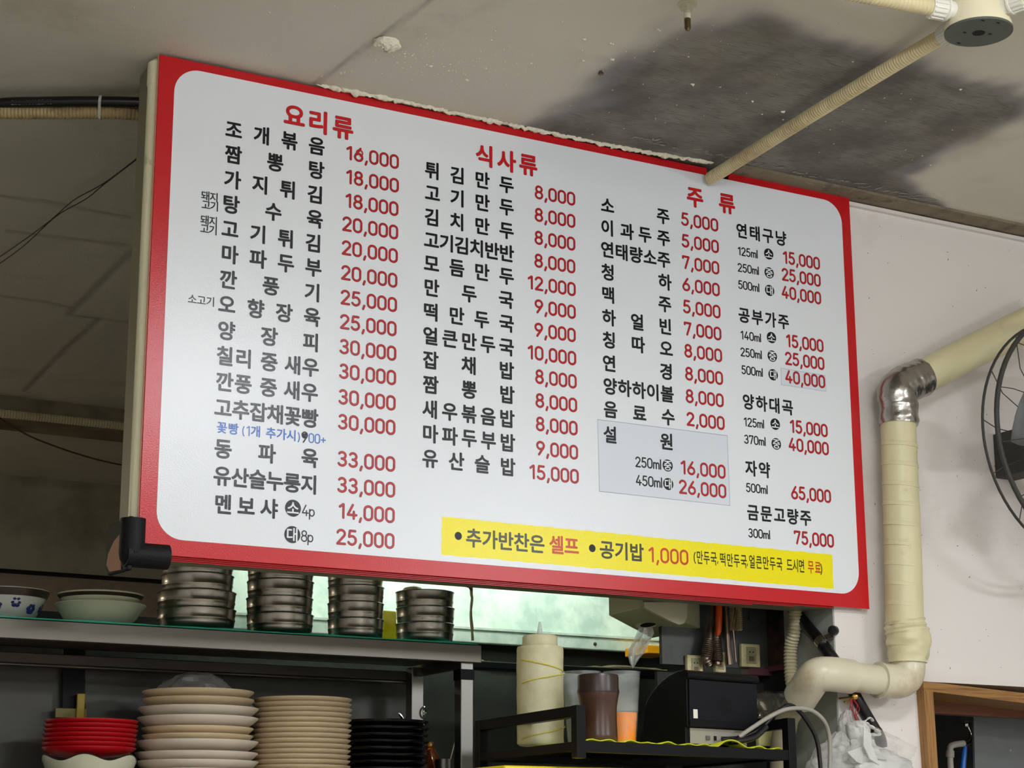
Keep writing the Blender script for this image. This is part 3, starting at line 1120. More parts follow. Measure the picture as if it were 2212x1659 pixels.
tag(mb.build('plaster_flakes', m_plaster, smooth=False), 'small white flakes of paint and plaster scattered over the ceiling', 'plaster flakes', kind='stuff')
# torn paint streaks near the wall edge
mb = MB()
for i in range(90):
    x = random.uniform(.95, 1.75)
    y = -.05 - random.uniform(.002, .02)
    l_ = random.uniform(.004, .026)
    w_ = random.uniform(.0006, .0028)
    an = random.uniform(.3, 1.5)
    dx_, dy_ = l_ * math.cos(an), -l_ * math.sin(an)
    mb.add([(x, y, ZC - .001), (x + w_ * 2, y + w_, ZC - .001), (x + dx_ * .6 + w_ * 2, y + dy_ * .5, ZC - .002), (x + dx_, y + dy_, ZC - .0035), (x + dx_ * .4, y + dy_ * .6, ZC - .001)], [(0, 1, 2), (0, 2, 3, 4)])
tag(mb.build('torn_paint', mat('torn_paint', (150, 146, 134), rough=.8), smooth=False), 'curled strips of torn paint along the ceiling edge', 'torn paint', kind='stuff')

# anchor bolt
pb = Zp(1484, 8, ZC)
bolt = thing('anchor_bolt', 'painted anchor bolt with bare threaded end hanging from the ceiling', 'bolt', pb)
MB().lathe((pb.x, pb.y, ZC), [(.017, 0), (.017, -.003), (.013, -.0035)][::-1], 20).build('washer', m_bolt, bolt)
MB().lathe((pb.x, pb.y, ZC - .003), [(.0095, -.009), (.0115, -.008), (.0115, 0)], 6).build('nut', m_bolt, bolt, smooth=False)
th = [((.0062 if k % 2 else .0052), -.009 - k * .0011) for k in range(18)]
MB().lathe((pb.x, pb.y, ZC), th[::-1], 16).build('painted_thread', m_bolt, bolt)
th = [((.0058 if k % 2 else .0048), -.028 - k * .0011) for k in range(17)] + [(.0035, -.049)]
MB().lathe((pb.x, pb.y, ZC), th[::-1], 16).build('bare_thread', m_oldbolt, bolt)
# small screw hole stud near the stain
ps = Zp(1298, 154, ZC)
tag(MB().lathe(ps, [(.002, -.008), (.0055, -.007), (.0055, -.004), (.0035, 0)], 12).build('ceiling_stud', m_darksteel), 'small dark metal stud in the ceiling beside the stain', 'stud')

# junction box with three conduits
ZD = ZC - .062
pj = Zp(2114, 71, ZD)
jr = .0555
jb = thing('junction_box', 'round cream junction box with dark grey cover on the ceiling', 'junction box', (pj.x, pj.y, ZC))
MB().lathe((pj.x, pj.y, ZD), [(jr * 1.0, .004), (jr * 1.0, .012), (jr * .95, .02), (jr * .95, .062)], 48).build('box_body', m_plastic, jb)
MB().lathe((pj.x, pj.y, ZD), [(jr * 1.02, 0), (jr * 1.02, .004)], 56).build('cover_plate', m_disc, jb)
MB().lathe((pj.x, pj.y, ZD - .0006), [(.0105, 0), (.0105, .0005)], 24).build('center_hole', m_hole, jb)
for k, (dx, dy) in enumerate([(-.022, .010), (.020, -.006), (.0, -.046), (-.001, .047), (-.028, -.04)]):
    MB().box((pj.x + dx - .003, pj.y + dy - .0016, ZD - .0006), (pj.x + dx + .003, pj.y + dy + .0016, ZD)).build('slot', m_hole, jb, smooth=False)
ZK = ZC - .030


def connector(a, b, name='connector', r=.0165):
    a, b = Vector(a), Vector(b)
    mb = MB()
    d = b - a
    mb.tube([a, a + d * .3, a + d * .32, a + d * .4, a + d * .42, b], [r * .86, r * .86, r * 1.12, r * 1.12, r, r], 24)
    o = mb.build(name, m_whiteplastic, jb, angle=25)
    # grip ribs
    dn_ = d.normalized()
    ref = Vector((0, 0, 1))
    e1 = (ref - dn_ * ref.dot(dn_)).normalized()
    e2 = dn_.cross(e1)
    g = MB()
    for k in range(16):
        an = k * math.pi / 8
        o1 = (e1 * math.cos(an) + e2 * math.sin(an)) * r * 1.04
        g.beam(a + d * .46 + o1, a + d * .96 + o1, .0022, .0022, up=o1)
    g.build('grip_rib', m_whiteplastic, o, smooth=False, kind='stuff')
    return o


pe_ = U(1534, 386, -.014)
v1 = (Vector((pe_.x, pe_.y, ZK)) - Vector((pj.x, pj.y, ZK)))
v1.z = 0
d1 = v1.normalized()
cj = Vector((pj.x, pj.y, ZK))
connector(cj + d1 * (jr * .85), cj + d1 * (jr + .038))
long_end = Vector((pe_.x, pe_.y, pe_.z))
c0p = cj + d1 * (jr + .030)
cpath = [c0p, c0p.lerp(long_end, .12) + Vector((0, 0, .002)), c0p.lerp(long_end, .5) + Vector((0, 0, .003)), c0p.lerp(long_end, .9) + Vector((0, 0, .001)), long_end]
co = ribbed(cpath, .0140, .0070, .0028, 16).build('conduit', m_conduit)
tag(co, 'long cream corrugated conduit running across the ceiling stain to the menu board', 'conduit')
pa2 = Zp(1840, -18, ZK)
d2 = (Vector((pa2.x, pa2.y, ZK)) - cj).normalized()
connector(cj + d2 * (jr * .85), cj + d2 * (jr + .040), r=.0185)
co = ribbed([cj + d2 * (jr + .03), cj + d2 * (jr + .2), cj + d2 * (jr + .45) + Vector((0, 0, .004))], .016, .0075, .002, 16).build('conduit', m_conduit)
tag(co, 'cream corrugated conduit leaving the junction box toward the bolt', 'conduit')
pa3 = Zp(2235, -10, ZK)
d3 = (Vector((pa3.x, pa3.y, ZK)) - cj).normalized()
connector(cj + d3 * (jr * .9), cj + d3 * (jr + .036), r=.0175)
co = ribbed([cj + d3 * (jr + .03), cj + d3 * (jr + .15), cj + d3 * (jr + .35)], .0155, .0075, .002, 16).build('conduit', m_conduit)
tag(co, 'short cream conduit on the far side of the junction box', 'conduit')

# cable and conduit left of the board
def cz_(px, py, dz):
    return Zp(px, py, ZC - dz)


kb = thing('black_cable', 'thick black cable with printed date, tied to a corrugated conduit', 'cable', cz_(150, 222, .02))
cp = smoothpath([cz_(-120, 238, .03), cz_(0, 223, .03), cz_(90, 220, .03), cz_(200, 219, .03), cz_(300, 221, .03), cz_(420, 226, .03)], 10)
MB().tube(cp, .0098, 18).build('cable_sheath', m_cable, kb, angle=60)
co = ribbed([cz_(-120, 238, .045), cz_(0, 243, .045), cz_(120, 243.5, .045), cz_(220, 243, .045), cz_(300, 247, .045), cz_(400, 262, .045)], .0125, .0068, .0016, 16).build('conduit', m_conduit2)
tag(co, 'brown-stained corrugated conduit below the thick black cable', 'conduit')
# printed date on the cable (flat lettering on its camera-facing side)
t = Txt()
t.y = 0
t.line('2021.11.11.20:43', 0, 0, .006, t=.16, gap=.22)
q0, q1 = cz_(28, 221.5, .03), cz_(116, 220, .03)
ex = (q1 - q0).normalized()
tocam = (CAM - q0).normalized()
ez = tocam.cross(ex).normalized() * 1
ez = ex.cross(tocam) * -1
if ez.z < 0:
    ez = -ez
wl = max(v.x for v in t.mb.v)
sc_ = (q1 - q0).length / wl
ey = ex.cross(ez).normalized()
if ey.dot(tocam) < 0:
    ey = -ey
t.mb.v = [q0 + ex * (v.x * sc_) + ez * ((v.z - .003) * sc_) + ey * .0100 for v in t.mb.v]
t.mb.build('date_lettering', m_print, kb, smooth=False)
tp = cz_(217, 232, .037)
tie = MB()
for k in range(2):
    pass
c1_, c2_ = cz_(217, 219.2, .03), cz_(217, 243.2, .045)
axd = (cp[30] - cp[25]).normalized()
dd = (c2_ - c1_).normalized()
en = axd.cross(dd).normalized()
ring = []
for k in range(13):
    an = math.pi * k / 12
    ring.append(c1_ + (-dd * math.sin(an) + en * math.cos(an)) * .0108)
for k in range(13):
    an = math.pi * k / 12
    ring.append(c2_ + (dd * math.sin(an) - en * math.cos(an)) * .0135)
ring.append(ring[0])
for a_, b2 in zip(ring[:-1], ring[1:]):
    tie.beam(a_, b2, .0012, .0050, up=axd) if False else tie.beam(a_, b2, .0050, .0013, up=(a_ - (c1_ + c2_) / 2))
tag(tie.build('cable_tie', m_tie, smooth=False), 'white cable tie around the black cable and stained conduit', 'cable tie')
# thin wires
tag(MB().tube(smoothpath([cz_(330, 315, .012), cz_(230, 392, .02), cz_(160, 432, .03), cz_(110, 475, .03), cz_(50, 520, .02), cz_(-30, 575, .01)], 8), .0012, 8)
    .tube(smoothpath([cz_(330, 318, .012), cz_(230, 394, .02), cz_(185, 430, .03), cz_(120, 468, .03), cz_(50, 532, .02), cz_(-30, 590, .01)], 8), .0012, 8)
    .build('thin_wire', m_wire), 'pair of thin dark wires sagging across the shaded ceiling', 'wire')
co = ribbed([U(-80, 886, 2.66), U(0, 893, 2.66), U(130, 906, 2.66), U(270, 921, 2.66), U(420, 938, 2.66)], .0135, .009, .0016, 12).build('conduit', m_conduit)
tag(co, 'yellowish conduit running along the kitchen beam', 'conduit')
tag(MB().tube(smoothpath([U(-20, 893, 2.72), U(0, 904, 2.72), U(60, 940, 2.8), U(130, 968, 2.9), U(200, 990, 3.0), U(266, 1005, 3.1), U(340, 1015, 3.1)], 8), .0028, 8)
    .build('thin_wire', m_wire2), 'single grey wire drooping below the kitchen beam', 'wire')

# ================================================================ kitchen: shelf
YF = .45
SX0, SX1 = -1.2, U(1040, 1400, YF).x
sz1 = U(560, 1366, YF).z
sz0 = U(560, 1406.6, YF).z
ux = SX1 - .012
YR = YF + .30
sf = thing('steel_shelf', 'long stainless steel kitchen shelf with square posts under the menu board', 'shelf', (0, YF, 1.0))
fs = MB()
fs.box((SX0, YF, sz0), (SX1, YF + .0015, sz1)).box((SX0, YF, sz1 - .002), (SX1, YR, sz1)).box((SX1 - .0015, YF, sz0), (SX1, YR, sz1))
fs.box((SX0, YF, sz0), (SX1, YF + .015, sz0 + .0015))
fs.build('shelf_top', m_fascia, sf, smooth=False, bevel=.0006)
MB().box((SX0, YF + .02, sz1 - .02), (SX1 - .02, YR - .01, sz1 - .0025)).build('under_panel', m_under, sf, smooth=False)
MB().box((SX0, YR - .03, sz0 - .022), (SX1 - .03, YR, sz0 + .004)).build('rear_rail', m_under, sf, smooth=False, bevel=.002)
MB().tube([(SX0, YR - .034, sz0 - .020), (SX1 - .04, YR - .034, sz0 - .020)], .003, 8).build('rail_lip', m_steel, sf)
pw = .030
MB().box((ux - pw, YF + .012, 0), (ux, YF + .012 + pw, sz0 + .01)).build('post', m_steel, sf, smooth=False, bevel=.002)
MB().box((ux - pw, YR - .06, 0), (ux, YR - .06 + pw, sz0 + .01)).build('post', m_steel, sf, smooth=False, bevel=.002)
MB().box((SX0, YF + .012, 0), (SX0 + pw, YF + .012 + pw, sz0 + .01)).build('post', m_steel, sf, smooth=False, bevel=.002)
MB().box((SX0, YR - .06, 0), (SX0 + pw, YR - .06 + pw, sz0 + .01)).build('post', m_steel, sf, smooth=False, bevel=.002)
MB().beam((ux - pw / 2, YF + .04, sz0 - .004), (ux - pw / 2, YR - .05, sz0 - .004), .012, .012).build('side_brace', m_under, sf, smooth=False)
tz0, tz1 = U(1003, 1467, YF).z, U(1003, 1444, YF).z
MB().box((ux - pw - .0012, YF + .0108, tz0), (ux + .0012, YF + .0132 + pw, tz1)).build('tape_band', m_tape, sf, smooth=False)
LZ = 1.115
MB().box((SX0, YF + .02, LZ - .03), (SX1 - .02, YR, LZ)).build('lower_tray', m_fascia, sf, smooth=False, bevel=.001)
# teal mats
mt = MB()
n_ = 60
for k in range(n_ + 1):
    x = SX0 + (SX1 - .012 - SX0) * k / n_
    e = .0008 * math.sin(k * .9) + .0006 * math.sin(k * 2.3)
    mt.v += [Vector((x, YF - .004 + e, sz1 + .0002)), Vector((x, YF - .004 + e, sz1 + .0030 + e)), Vector((x, YR - .02, sz1 + .0030)), Vector((x, YR - .02, sz1 + .0002))]
for k in range(n_):
    for q in range(4):
        a_ = k * 4 + q
        b2 = k * 4 + (q + 1) % 4
        mt.f.append((a_, b2, b2 + 4, a_ + 4))
tag(mt.build('shelf_mat', m_teal, smooth=False), 'thin teal mat lying along the top of the steel shelf', 'mat')
ZT = sz1 + .003


def bowlprof(R, h, ridge=True, t=.0007):
    o = [(R * .50, 0), (R * .66, .0004), (R * .80, h * .06), (R * .88, h * .13), (R * .945, h * .25), (R * .962, h * .42)]
    if ridge:
        o += [(R * .968, h * .52), (R * .982, h * .56), (R * .982, h * .60), (R * .974, h * .64)]
    o += [(R * .982, h * .75), (R * .988, h * .93), (R, h * .985), (R * 1.003, h), (R * .99, h * 1.01)]
    i = [(r - t, z) for r, z in o[::-1][1:] if z > t * 2]
    i = [(R * .987 - t * 2, h * .93), (R * .98 - t, h * .7), (R * .96 - t, h * .42), (R * .92 - t, h * .26), (R * .5, t * 2.2), (R * .1, t * 2)]
    return o + i


def bowl_proto(R, h, m_, name, label, cat, group):
    r = thing(name, label, cat, (0, 0, 0), group)
    MB().lathe((0, 0, 0), bowlprof(R, h), 44).build('body', m_, r, angle=40)
    rp = [(R * .995 + .0010 * math.cos(a_ * math.pi / 3), h + .0010 * math.sin(a_ * math.pi / 3)) for a_ in range(6)]
    MB().lathe((0, 0, 0), rp + [rp[0]], 44, close=False).build('rolled_rim', m_steel, r, angle=80)
    return r


ORD = ['lowest', 'second from the bottom', 'third from the bottom', 'fourth from the bottom', 'topmost']
PH = .034
YC = YF + .115
stacks = [(423, [.079, .079, .0725, .0725, .0725], 'wide stack beside the cream bowls'),
          (604, [.0685] * 4, 'stack between the widest and the third'),
          (768, [.0590] * 4, 'stack next to the shortest one'),
          (918, [.0625] * 3, 'short stack near the hanging cord')]
protos = {}
for si, (px, rs, desc) in enumerate(stacks):
    cx = U(px, 1330, YC).x
    for k, R in enumerate(rs):
        rank = ('topmost' if k == len(rs) - 1 else ORD[k])
        lab = 'stainless steel bowl, %s in the %s' % (rank, desc)
        if R not in protos:
            p = bowl_proto(R, .047, m_bowlsteel, 'steel_bowl', lab, 'bowl', 'stainless bowls stacked on the shelf')
            protos[R] = p
            p.location = (cx, YC, ZT)
            o = p
        else:
            o = dup(protos[R], (cx, YC, ZT), lab)
        o.location = (cx + random.uniform(-.0015, .0015), YC + random.uniform(-.0015, .0015), ZT + k * PH)
        o.rotation_euler.z = random.uniform(0, 6)

# cream bowls
def shallow(R, h, t=.003, foot=.45):
    return [(R * foot, 0), (R * (foot + .02), .002), (R * .62, h * .12), (R * .80, h * .42), (R * .90, h * .72), (R * .985, h * .93), (R * 1.01, h * .97), (R * 1.0, h),
            (R * .96, h * .97), (R * .86, h * .70), (R * .75, h * .42), (R * .55, h * .16), (R * .1, h * .10)]


cx = U(216, 1320, YC).x
cb = thing('cream_bowl', 'plain cream porcelain bowl underneath the brown-banded bowl', 'bowl', (cx, YC, ZT))
MB().lathe((cx, YC, ZT), shallow(.088, .046), 48).build('body', m_porc, cb, angle=50)
cb = thing('banded_bowl', 'cream bowl with dark brown patterned band, nested in the plain cream bowl', 'bowl', (cx, YC, ZT + .022))
pr = shallow(.083, .044)
MB().lathe((cx, YC, ZT + .022), pr, 48).build('body', m_porc, cb, angle=50)
MB().lathe((cx, YC, ZT + .022), [(.0712, .028), (.0755, .033), (.0826, .0410)], 48, close=False).build('brown_band', m_band, cb)
mb = MB()
for k in range(60):
    a_ = k * 2 * math.pi / 60
    r_ = .0708
    mb.lathe((cx + r_ * math.cos(a_), YC + r_ * math.sin(a_), ZT + .022 + .0262), [(.0002, -.0012), (.0016, 0), (.0002, .0012)], 6)
mb.build('dotted_border', m_navy, cb, kind='stuff')
cx = U(14, 1310, YC).x
fb = thing('flowered_bowl', 'white porcelain bowl with navy flowers and a brown rim', 'bowl', (cx, YC, ZT))
MB().lathe((cx, YC, ZT), [(.04, 0), (.042, .004), (.056, .014), (.068, .034), (.077, .056), (.079, .061), (.0765, .062), (.066, .038), (.052, .016), (.02, .008)], 48).build('body', m_porcw, fb, angle=50)
MB().lathe((cx, YC, ZT), [(.0737, .046), (.0768, .0535), (.0790, .0600)], 48, close=False).build('brown_band', m_band, fb)
mb = MB()
for k in range(9):
    a_ = -math.pi / 2 - 2.2 + k * .55
    for q in range(6):
        an = q * math.pi / 3
        rr_ = .0066
        zc2 = .030 + .006 * math.sin(k * 2.1)
        r_ = .0665 + (zc2 + rr_ * math.sin(an) - .034) * .42
        aa = a_ + rr_ * math.cos(an) / .066
        cpt = Vector((cx + r_ * math.cos(aa), YC + r_ * math.sin(aa), ZT + zc2 + rr_ * math.sin(an)))
        mb.lathe(cpt, [(.0001, .0014), (.0034, .0012), (.0050, .0002), (.0052, -.001)][::-1], 9, axis=(math.cos(aa), math.sin(aa), -.3))
mb.build('flower_print', m_navy, fb, kind='stuff')

# yellow box and cream lump behind the bowls
c0_ = U(842, 1380, YF + .21)
tag(MB().box((c0_.x - .03, YF + .20, ZT), (c0_.x + .012, YF + .25, ZT + .085)).build('yellow_box', film('yellow_film', (250, 225, 10), .12), bevel=.004), 'yellow plastic box peeking between the two smaller bowl stacks', 'box')
cx4 = U(893, 1262, YC).x
zt4 = ZT + 2 * PH + .047
tag(MB().lathe((cx4, YC, zt4 - .014), [(.008, -.014), (.020, -.010), (.027, .002), (.026, .014), (.018, .024), (.004, .028)], 28, wave=lambda a_, r, z, i: (r * (1 + .07 * math.sin(3 * a_)), z)).build('steamed_bun', mat('cream_dough', (232, 206, 160), rough=.5, var=.08, vs_=20)),
    'cream rounded bun resting in the shortest stack of steel bowls', 'bun')

# cord with clip
ch = thing('hanging_rope', 'knotted cream cord hanging beside the shortest bowl stack', 'cord', U(1018, 1375, .70))
MB().tube(smoothpath([Vector((U(1021, 1225, .715).x, .715, 1.84)), U(1018, 1262, .70), U(1019.5, 1290, .70), U(1017, 1320, .70), U(1019, 1350, .70), U(1021, 1384, .70)], 10), .0034, 10, wob=.4).build('cord', m_cord, ch)
MB().tube([U(1008, 1266, .70), U(1014, 1268, .698), U(1019, 1276, .696)], .003, 8).build('clip', m_darksteel, ch)

# ---- lower shelf dishes (seen from below their rims)
def plate_prof(R, h, t=.0022):
    return [(R * .55, 0), (R * .57, .001), (R * .80, h * .22), (R * .93, h * .60), (R, h * .92), (R * 1.003, h), (R * .985, h), (R * .9, h * .62), (R * .78, h * .30), (R * .3, h * .24)]


YP = YF + .13


def stack_of(px, z0_, items, name, cat, group, desc, lean=(0, 0)):
    """items: (radius, height, rise, material, look); template per kind, copies after"""
    cx = U(px, 1580, YP).x
    made = {}
    z = z0_
    n = len(items)
    for k, (R, h, rise, m_, look) in enumerate(items):
        pos_ = 'topmost' if k == n - 1 else ('lowest' if k == 0 else 'number %s up' % ['', 'two', 'three', 'four', 'five', 'six', 'seven', 'eight', 'nine', 'ten', 'eleven', 'twelve', 'thirteen', 'fourteen', 'fifteen', 'sixteen', 'seventeen', 'eighteen', 'nineteen', 'twenty', 'twenty-one', 'twenty-two', 'twenty-three', 'twenty-four', 'twenty-five', 'twenty-six', 'twenty-seven', 'twenty-eight', 'twenty-nine', 'thirty', 'thirty-one', 'thirty-two', 'thirty-three', 'thirty-four', 'thirty-five'][k])
        lab = '%s, %s in the %s' % (look, pos_, desc)
        key = (R, h, m_.name)
        loc = (cx + lean[0] * k + random.uniform(-.001, .001), YP + lean[1] * k, z)
        if key not in made:
            o = MB().lathe((0, 0, 0), plate_prof(R, h), 48).build(name, m_, angle=50)
            made[key] = o
        else:
            o = made[key].copy()
            COL.objects.link(o)
        tag(o, lab, cat, group)
        o.location = loc
        z += rise
    return z


def ztop(px, py, Y=YP):
    return U(px, py, Y).z


def pxm(px, py, Y, npx):
    return (U(px + npx / 2, py, Y) - U(px - npx / 2, py, Y)).length


# white and beige plates
top_z = [1495, 1512, 1531, 1552, 1574, 1590, 1603, 1627.5]
rw = [.5 * pxm(427, 1500, YP, w_) for w_ in (227, 227, 244, 244, 227, 225, 248, 248)]
kinds = ['b', 'b', 'w', 'w', 'b', 'b', 'w', 'w']
rims = [ztop(427, y, YP) for y in top_z]
# fill down to the shelf with the two last kinds
zr = list(zip(rims, rw, kinds))
while zr[-1][0] - .0135 > LZ + .020:
    zr.append((zr[-1][0] - .0165, rw[-1], 'w'))
zr = zr[::-1]
items = []
z0_ = zr[0][0] - .026
for k, (zz, R, kd) in enumerate(zr):
    rise = (zr[k + 1][0] - zz) if k + 1 < len(zr) else 0
    hh = .026 if kd == 'w' else .022
    items.append((R, hh, rise, m_pinkwhite if kd == 'w' else m_beige, ('off-white deep plate' if kd == 'w' else 'beige plate')))
# heights differ between kinds, so place each by its rim
cx = U(427, 1560, YP).x
made = {}
for k, (zz, R, kd) in enumerate(zr):
    R, hh, rise, m_, look = items[k]
    key = (R, m_.name)
    if key in made:
        o = made[key].copy()
        COL.objects.link(o)
    else:
        o = MB().lathe((0, 0, 0), plate_prof(R, hh), 48).build('plate', m_, angle=50)
        made[key] = o
    nm = ['lowest', 'second from the bottom', 'third from the bottom', 'fourth from the bottom', 'fifth from the bottom', 'sixth from the bottom', 'seventh from the bottom', 'eighth from the bottom', 'ninth from the bottom', 'tenth from the bottom', 'eleventh from the bottom'][k] if k < len(zr) - 1 else 'topmost'
    tag(o, '%s, %s in the mixed stack under a clear bag' % (look, nm), 'plate', 'mixed plates on the lower shelf')
    o.location = (cx + random.uniform(-.0012, .0012), YP, zz - hh)
mixed_top = zr[-1][0]
# beige plates, twelve in view and a few down to the shelf
R3 = .5 * pxm(650, 1520, YP, 197)
t3 = ztop(650, 1511)
p3 = .01035
n3 = int((t3 - .020 - LZ) / p3) + 1
stack_of(650, t3 - .019 - (n3 - 1) * p3, [(R3, .019, p3, m_beige, 'beige melamine plate')] * n3, 'plate', 'plate', 'beige plates stacked on the lower shelf', 'tall even stack of beige plates', lean=(.00012, 0))
R4 = .5 * pxm(826, 1570, YP, 180)
t4 = ztop(826, 1561)
p4 = .0138
n4 = int((t4 - .020 - LZ) / p4) + 1
stack_of(826, t4 - .019 - (n4 - 1) * p4, [(R4, .021, p4, m_blackdish, 'black melamine plate')] * n4, 'plate', 'plate', 'black plates stacked on the lower shelf', 'stack of black plates beside the post')
# red dishes on a scalloped cream dish
R1_ = .5 * pxm(200, 1570, YP, 196)
t1_ = ztop(205, 1560)
dz1 = ztop(200, 1638)
p1_ = .0086
n1_ = int((t1_ - dz1) / p1_)
stack_of(193, t1_ - .016 - (n1_ - 1) * p1_, [(R1_, .018, p1_, m_orangedish, 'glossy red dish')] * n1_, 'red_dish', 'dish', 'red dishes stacked on the scalloped dish', 'red stack on the scalloped cream dish', lean=(.0007, 0))
cxs = U(194, 1640, YP).x
sc = thing('scalloped_dish', 'cream porcelain dish with wavy brown-edged rim holding the red dishes', 'dish', (cxs, YP, LZ))
hz = ztop(200, 1640) - LZ


def wav(a_, r, z, i):
    k = max(0, (z / hz - .35))
    return (r * (1 + .05 * k * math.sin(6 * a_ + .6)), z + .009 * k * math.sin(6 * a_ + .9))


MB().lathe((cxs, YP, LZ), [(.045, 0), (.047, .003), (.068, hz * .35), (.082, hz * .7), (.0905, hz * .97), (.0915, hz), (.089, hz), (.078, hz * .66), (.06, hz * .3), (.02, hz * .2)], 72, wave=wav).build('body', m_porc, sc, angle=60)
MB().lathe((cxs, YP, LZ), [(.0908, hz * .985), (.0920, hz * 1.0), (.0905, hz * 1.02), (.0885, hz)], 72, wave=wav, close=False).build('brown_edge', m_band, sc, angle=60)
# clear bag crumpled on the mixed plates
mb = MB()
cb0 = U(423, 1480, YP)
hb = U(423, 1450, YP).z - mixed_top
n_ = 34
for j in range(9):
    f_ = j / 8
    for i in range(n_):
        a_ = 2 * math.pi * i / n_
        r_ = (.082 - .074 * f_ ** 1.3) * (1 + .25 * noise.noise((math.cos(a_) * 2, math.sin(a_) * 2, j * .5)))
        mb.v.append(Vector((cb0.x + .004 + r_ * math.cos(a_), YP + r_ * .8 * math.sin(a_), mixed_top - .003 + hb * (math.sin(f_ * 1.57) ** 1.1) + .004 * noise.noise((a_ * 2, j, 5)))))
for j in range(8):
    for i in range(n_):
        a_ = j * n_ + i
        b2 = j * n_ + (i + 1) % n_
        mb.f.append((a_, b2, b2 + n_, a_ + n_))
mb.f.append(tuple(8 * n_ + i for i in range(n_)))
tag(mb.build('plastic_bag', film('grey_bag_film', (190, 186, 178), .45, rough=.2), angle=25), 'crumpled clear plastic bag on top of the mixed plates', 'bag')

# utensils behind the plates
tag(MB().tube([U(862, 1541, .60), U(868, 1549, .60), U(884, 1580, .60), U(900, 1625, .60)], [.0035, .0048, .003, .003], 10, flat=.5).build('spoon', m_chrome), 'light steel spoon handle sticking up behind the black plates', 'spoon')
hk = U(905, 1590, .60)
tag(MB().tube(smoothpath([U(926, 1570, .60), U(922, 1577, .60), U(914, 1577, .60), U(906, 1574, .60), U(900, 1590, .60), U(898, 1640, .60)], 6), .0017, 8).build('wire_hook', m_chrome), 'thin steel hook curling past the rear post', 'hook')
tag(MB().lathe(U(917, 1539, .69), [(.013, -.002), (.0145, 0), (.013, .002), (.0108, .002), (.0108, -.002), (.013, -.002)], 26, axis=(.8, -.6, 0), close=False).build('steel_ring', m_chrome), 'steel ring hanging behind the rear shelf post', 'ring')
ab = thing('amber_bottle', 'small amber glass bottle tilted beside the black plates', 'bottle', U(935, 1640, .60))
pa, pb_ = U(925, 1603, .60), U(942, 1668, .60)
d_ = (pb_ - pa)
MB().tube([pa, pa + d_ * .08, pa + d_ * .1, pa + d_ * .2, pa + d_ * .22, pa + d_ * .30, pa + d_ * .55, pb_], [.0085, .0088, .0098, .0098, .0088, .0095, .0150, .0170], 20).build('glass', m_amber, ab)
MB().tube([pa + d_ * .04, pa + d_ * .13], .0102, 18).build('neck_ring', m_brass, ab)
cpz = U(960, 1640, .56)
tag(MB().lathe((cpz.x, .56, LZ), [(.017, 0), (.0185, .004), (.0195, cpz.z - LZ - .002), (.0200, cpz.z - LZ), (.0190, cpz.z - LZ), (.0180, .01), (.005, .006)], 26).build('steel_cup', m_steel), 'small steel cup between the two shelf posts', 'cup')
tag(MB().tube([U(986, 1590, .62), U(983, 1602, .62), U(975, 1632, .62), U(968, 1662, .62)], [.0028, .0032, .0016, .0016], 8).build('long_fork', m_darksteel), 'thin fork leaning out of the steel cup', 'fork')

# splash panel behind the shelf, lit and shaded tones painted in; hanging tool
sp = MB().box((-1.2, YR + .06, .7), (-.055 + .0, YR + .07, sz0 - .012))
struct('splash_panel_lit', sp, m_splash, 'lit end of the steel splash panel behind the red dishes, light painted into its colour')
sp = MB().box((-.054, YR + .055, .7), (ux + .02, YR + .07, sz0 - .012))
struct('splash_panel_shaded', sp, mat('splash_steel_shaded', (84, 84, 78), rough=.45, metal=.5, var=.2, vs_=4, dirt=(60, 58, 52), dirt_s=2, dirt_lo=.4, dirt_hi=.7), 'shaded part of the steel splash panel behind the stacked plates, shade painted into its colour')  # same panel continued, its shade put into a darker steel
tl = thing('hanging_scraper', 'black scraper with yellow handle hanging behind the red dishes', 'tool', U(160, 1500, YR))
q = YR + .03
MB().prism([U(137, 1400, q), U(184, 1404, q), U(184, 1545, q), U(135, 1548, q)], (0, .008, 0)).build('blade', m_tape, tl, smooth=False)
MB().prism([U(120, 1529, q - .01), U(188, 1531, q - .01), U(188, 1552, q - .01), U(120, 1550, q - .01)], (0, .008, 0)).build('bracket', mat('greasy_brass', (120, 110, 60), rough=.5, metal=.4), tl, smooth=False, bevel=.001)
MB().prism([U(168, 1498, q - .02), U(185, 1498, q - .02), U(181, 1570, q - .02), U(165, 1570, q - .02)], (0, .008, 0)).build('handle', mat('yellow_handle', (178, 150, 16), rough=.45), tl, bevel=.002, smooth=False)

# ================================================================ kitchen: hood
HY = 1.30
hx0, hx1 = U(515, 1300, HY).x - .02, 2.2
hz0 = U(1200, 1400, HY).z
hd = thing('range_hood', 'pale galvanised range hood with a lit inner sheet behind the menu board', 'hood', (1.3, HY, hz0))
hm = MB()
hm.hexa([(hx0, HY, hz0 + .035), (hx1, HY, hz0 + .035), (hx1, HY + .006, hz0 + .035), (hx0, HY + .006, hz0 + .035)],
        [(hx0, HY + .12, 2.15), (hx1, HY + .12, 2.15), (hx1, HY + .126, 2.15), (hx0, HY + .126, 2.15)])
hm.build('back_sheet', m_galv, hd, smooth=False)
MB().box((hx0, HY - .012, hz0), (hx1, HY + .01, hz0 + .036)).build('gutter', m_galv, hd, smooth=False, bevel=.003)
MB().box((hx0, HY - .016, hz0 + .034), (hx1, HY - .008, hz0 + .040)).build('gutter_lip', m_galv, hd, smooth=False)
MB().box((hx0 - .006, .72, 1.70), (hx0, HY + .12, 2.15)).build('end_panel', m_galv, hd, smooth=False)
MB().box((hx0, .72, 2.15), (hx1, HY + .12, 2.16)).build('top_sheet', m_galv, hd, smooth=False)
MB().box((hx0, .72, 1.78), (hx1, .726, 2.15)).build('front_skirt', m_galv, hd, smooth=False)
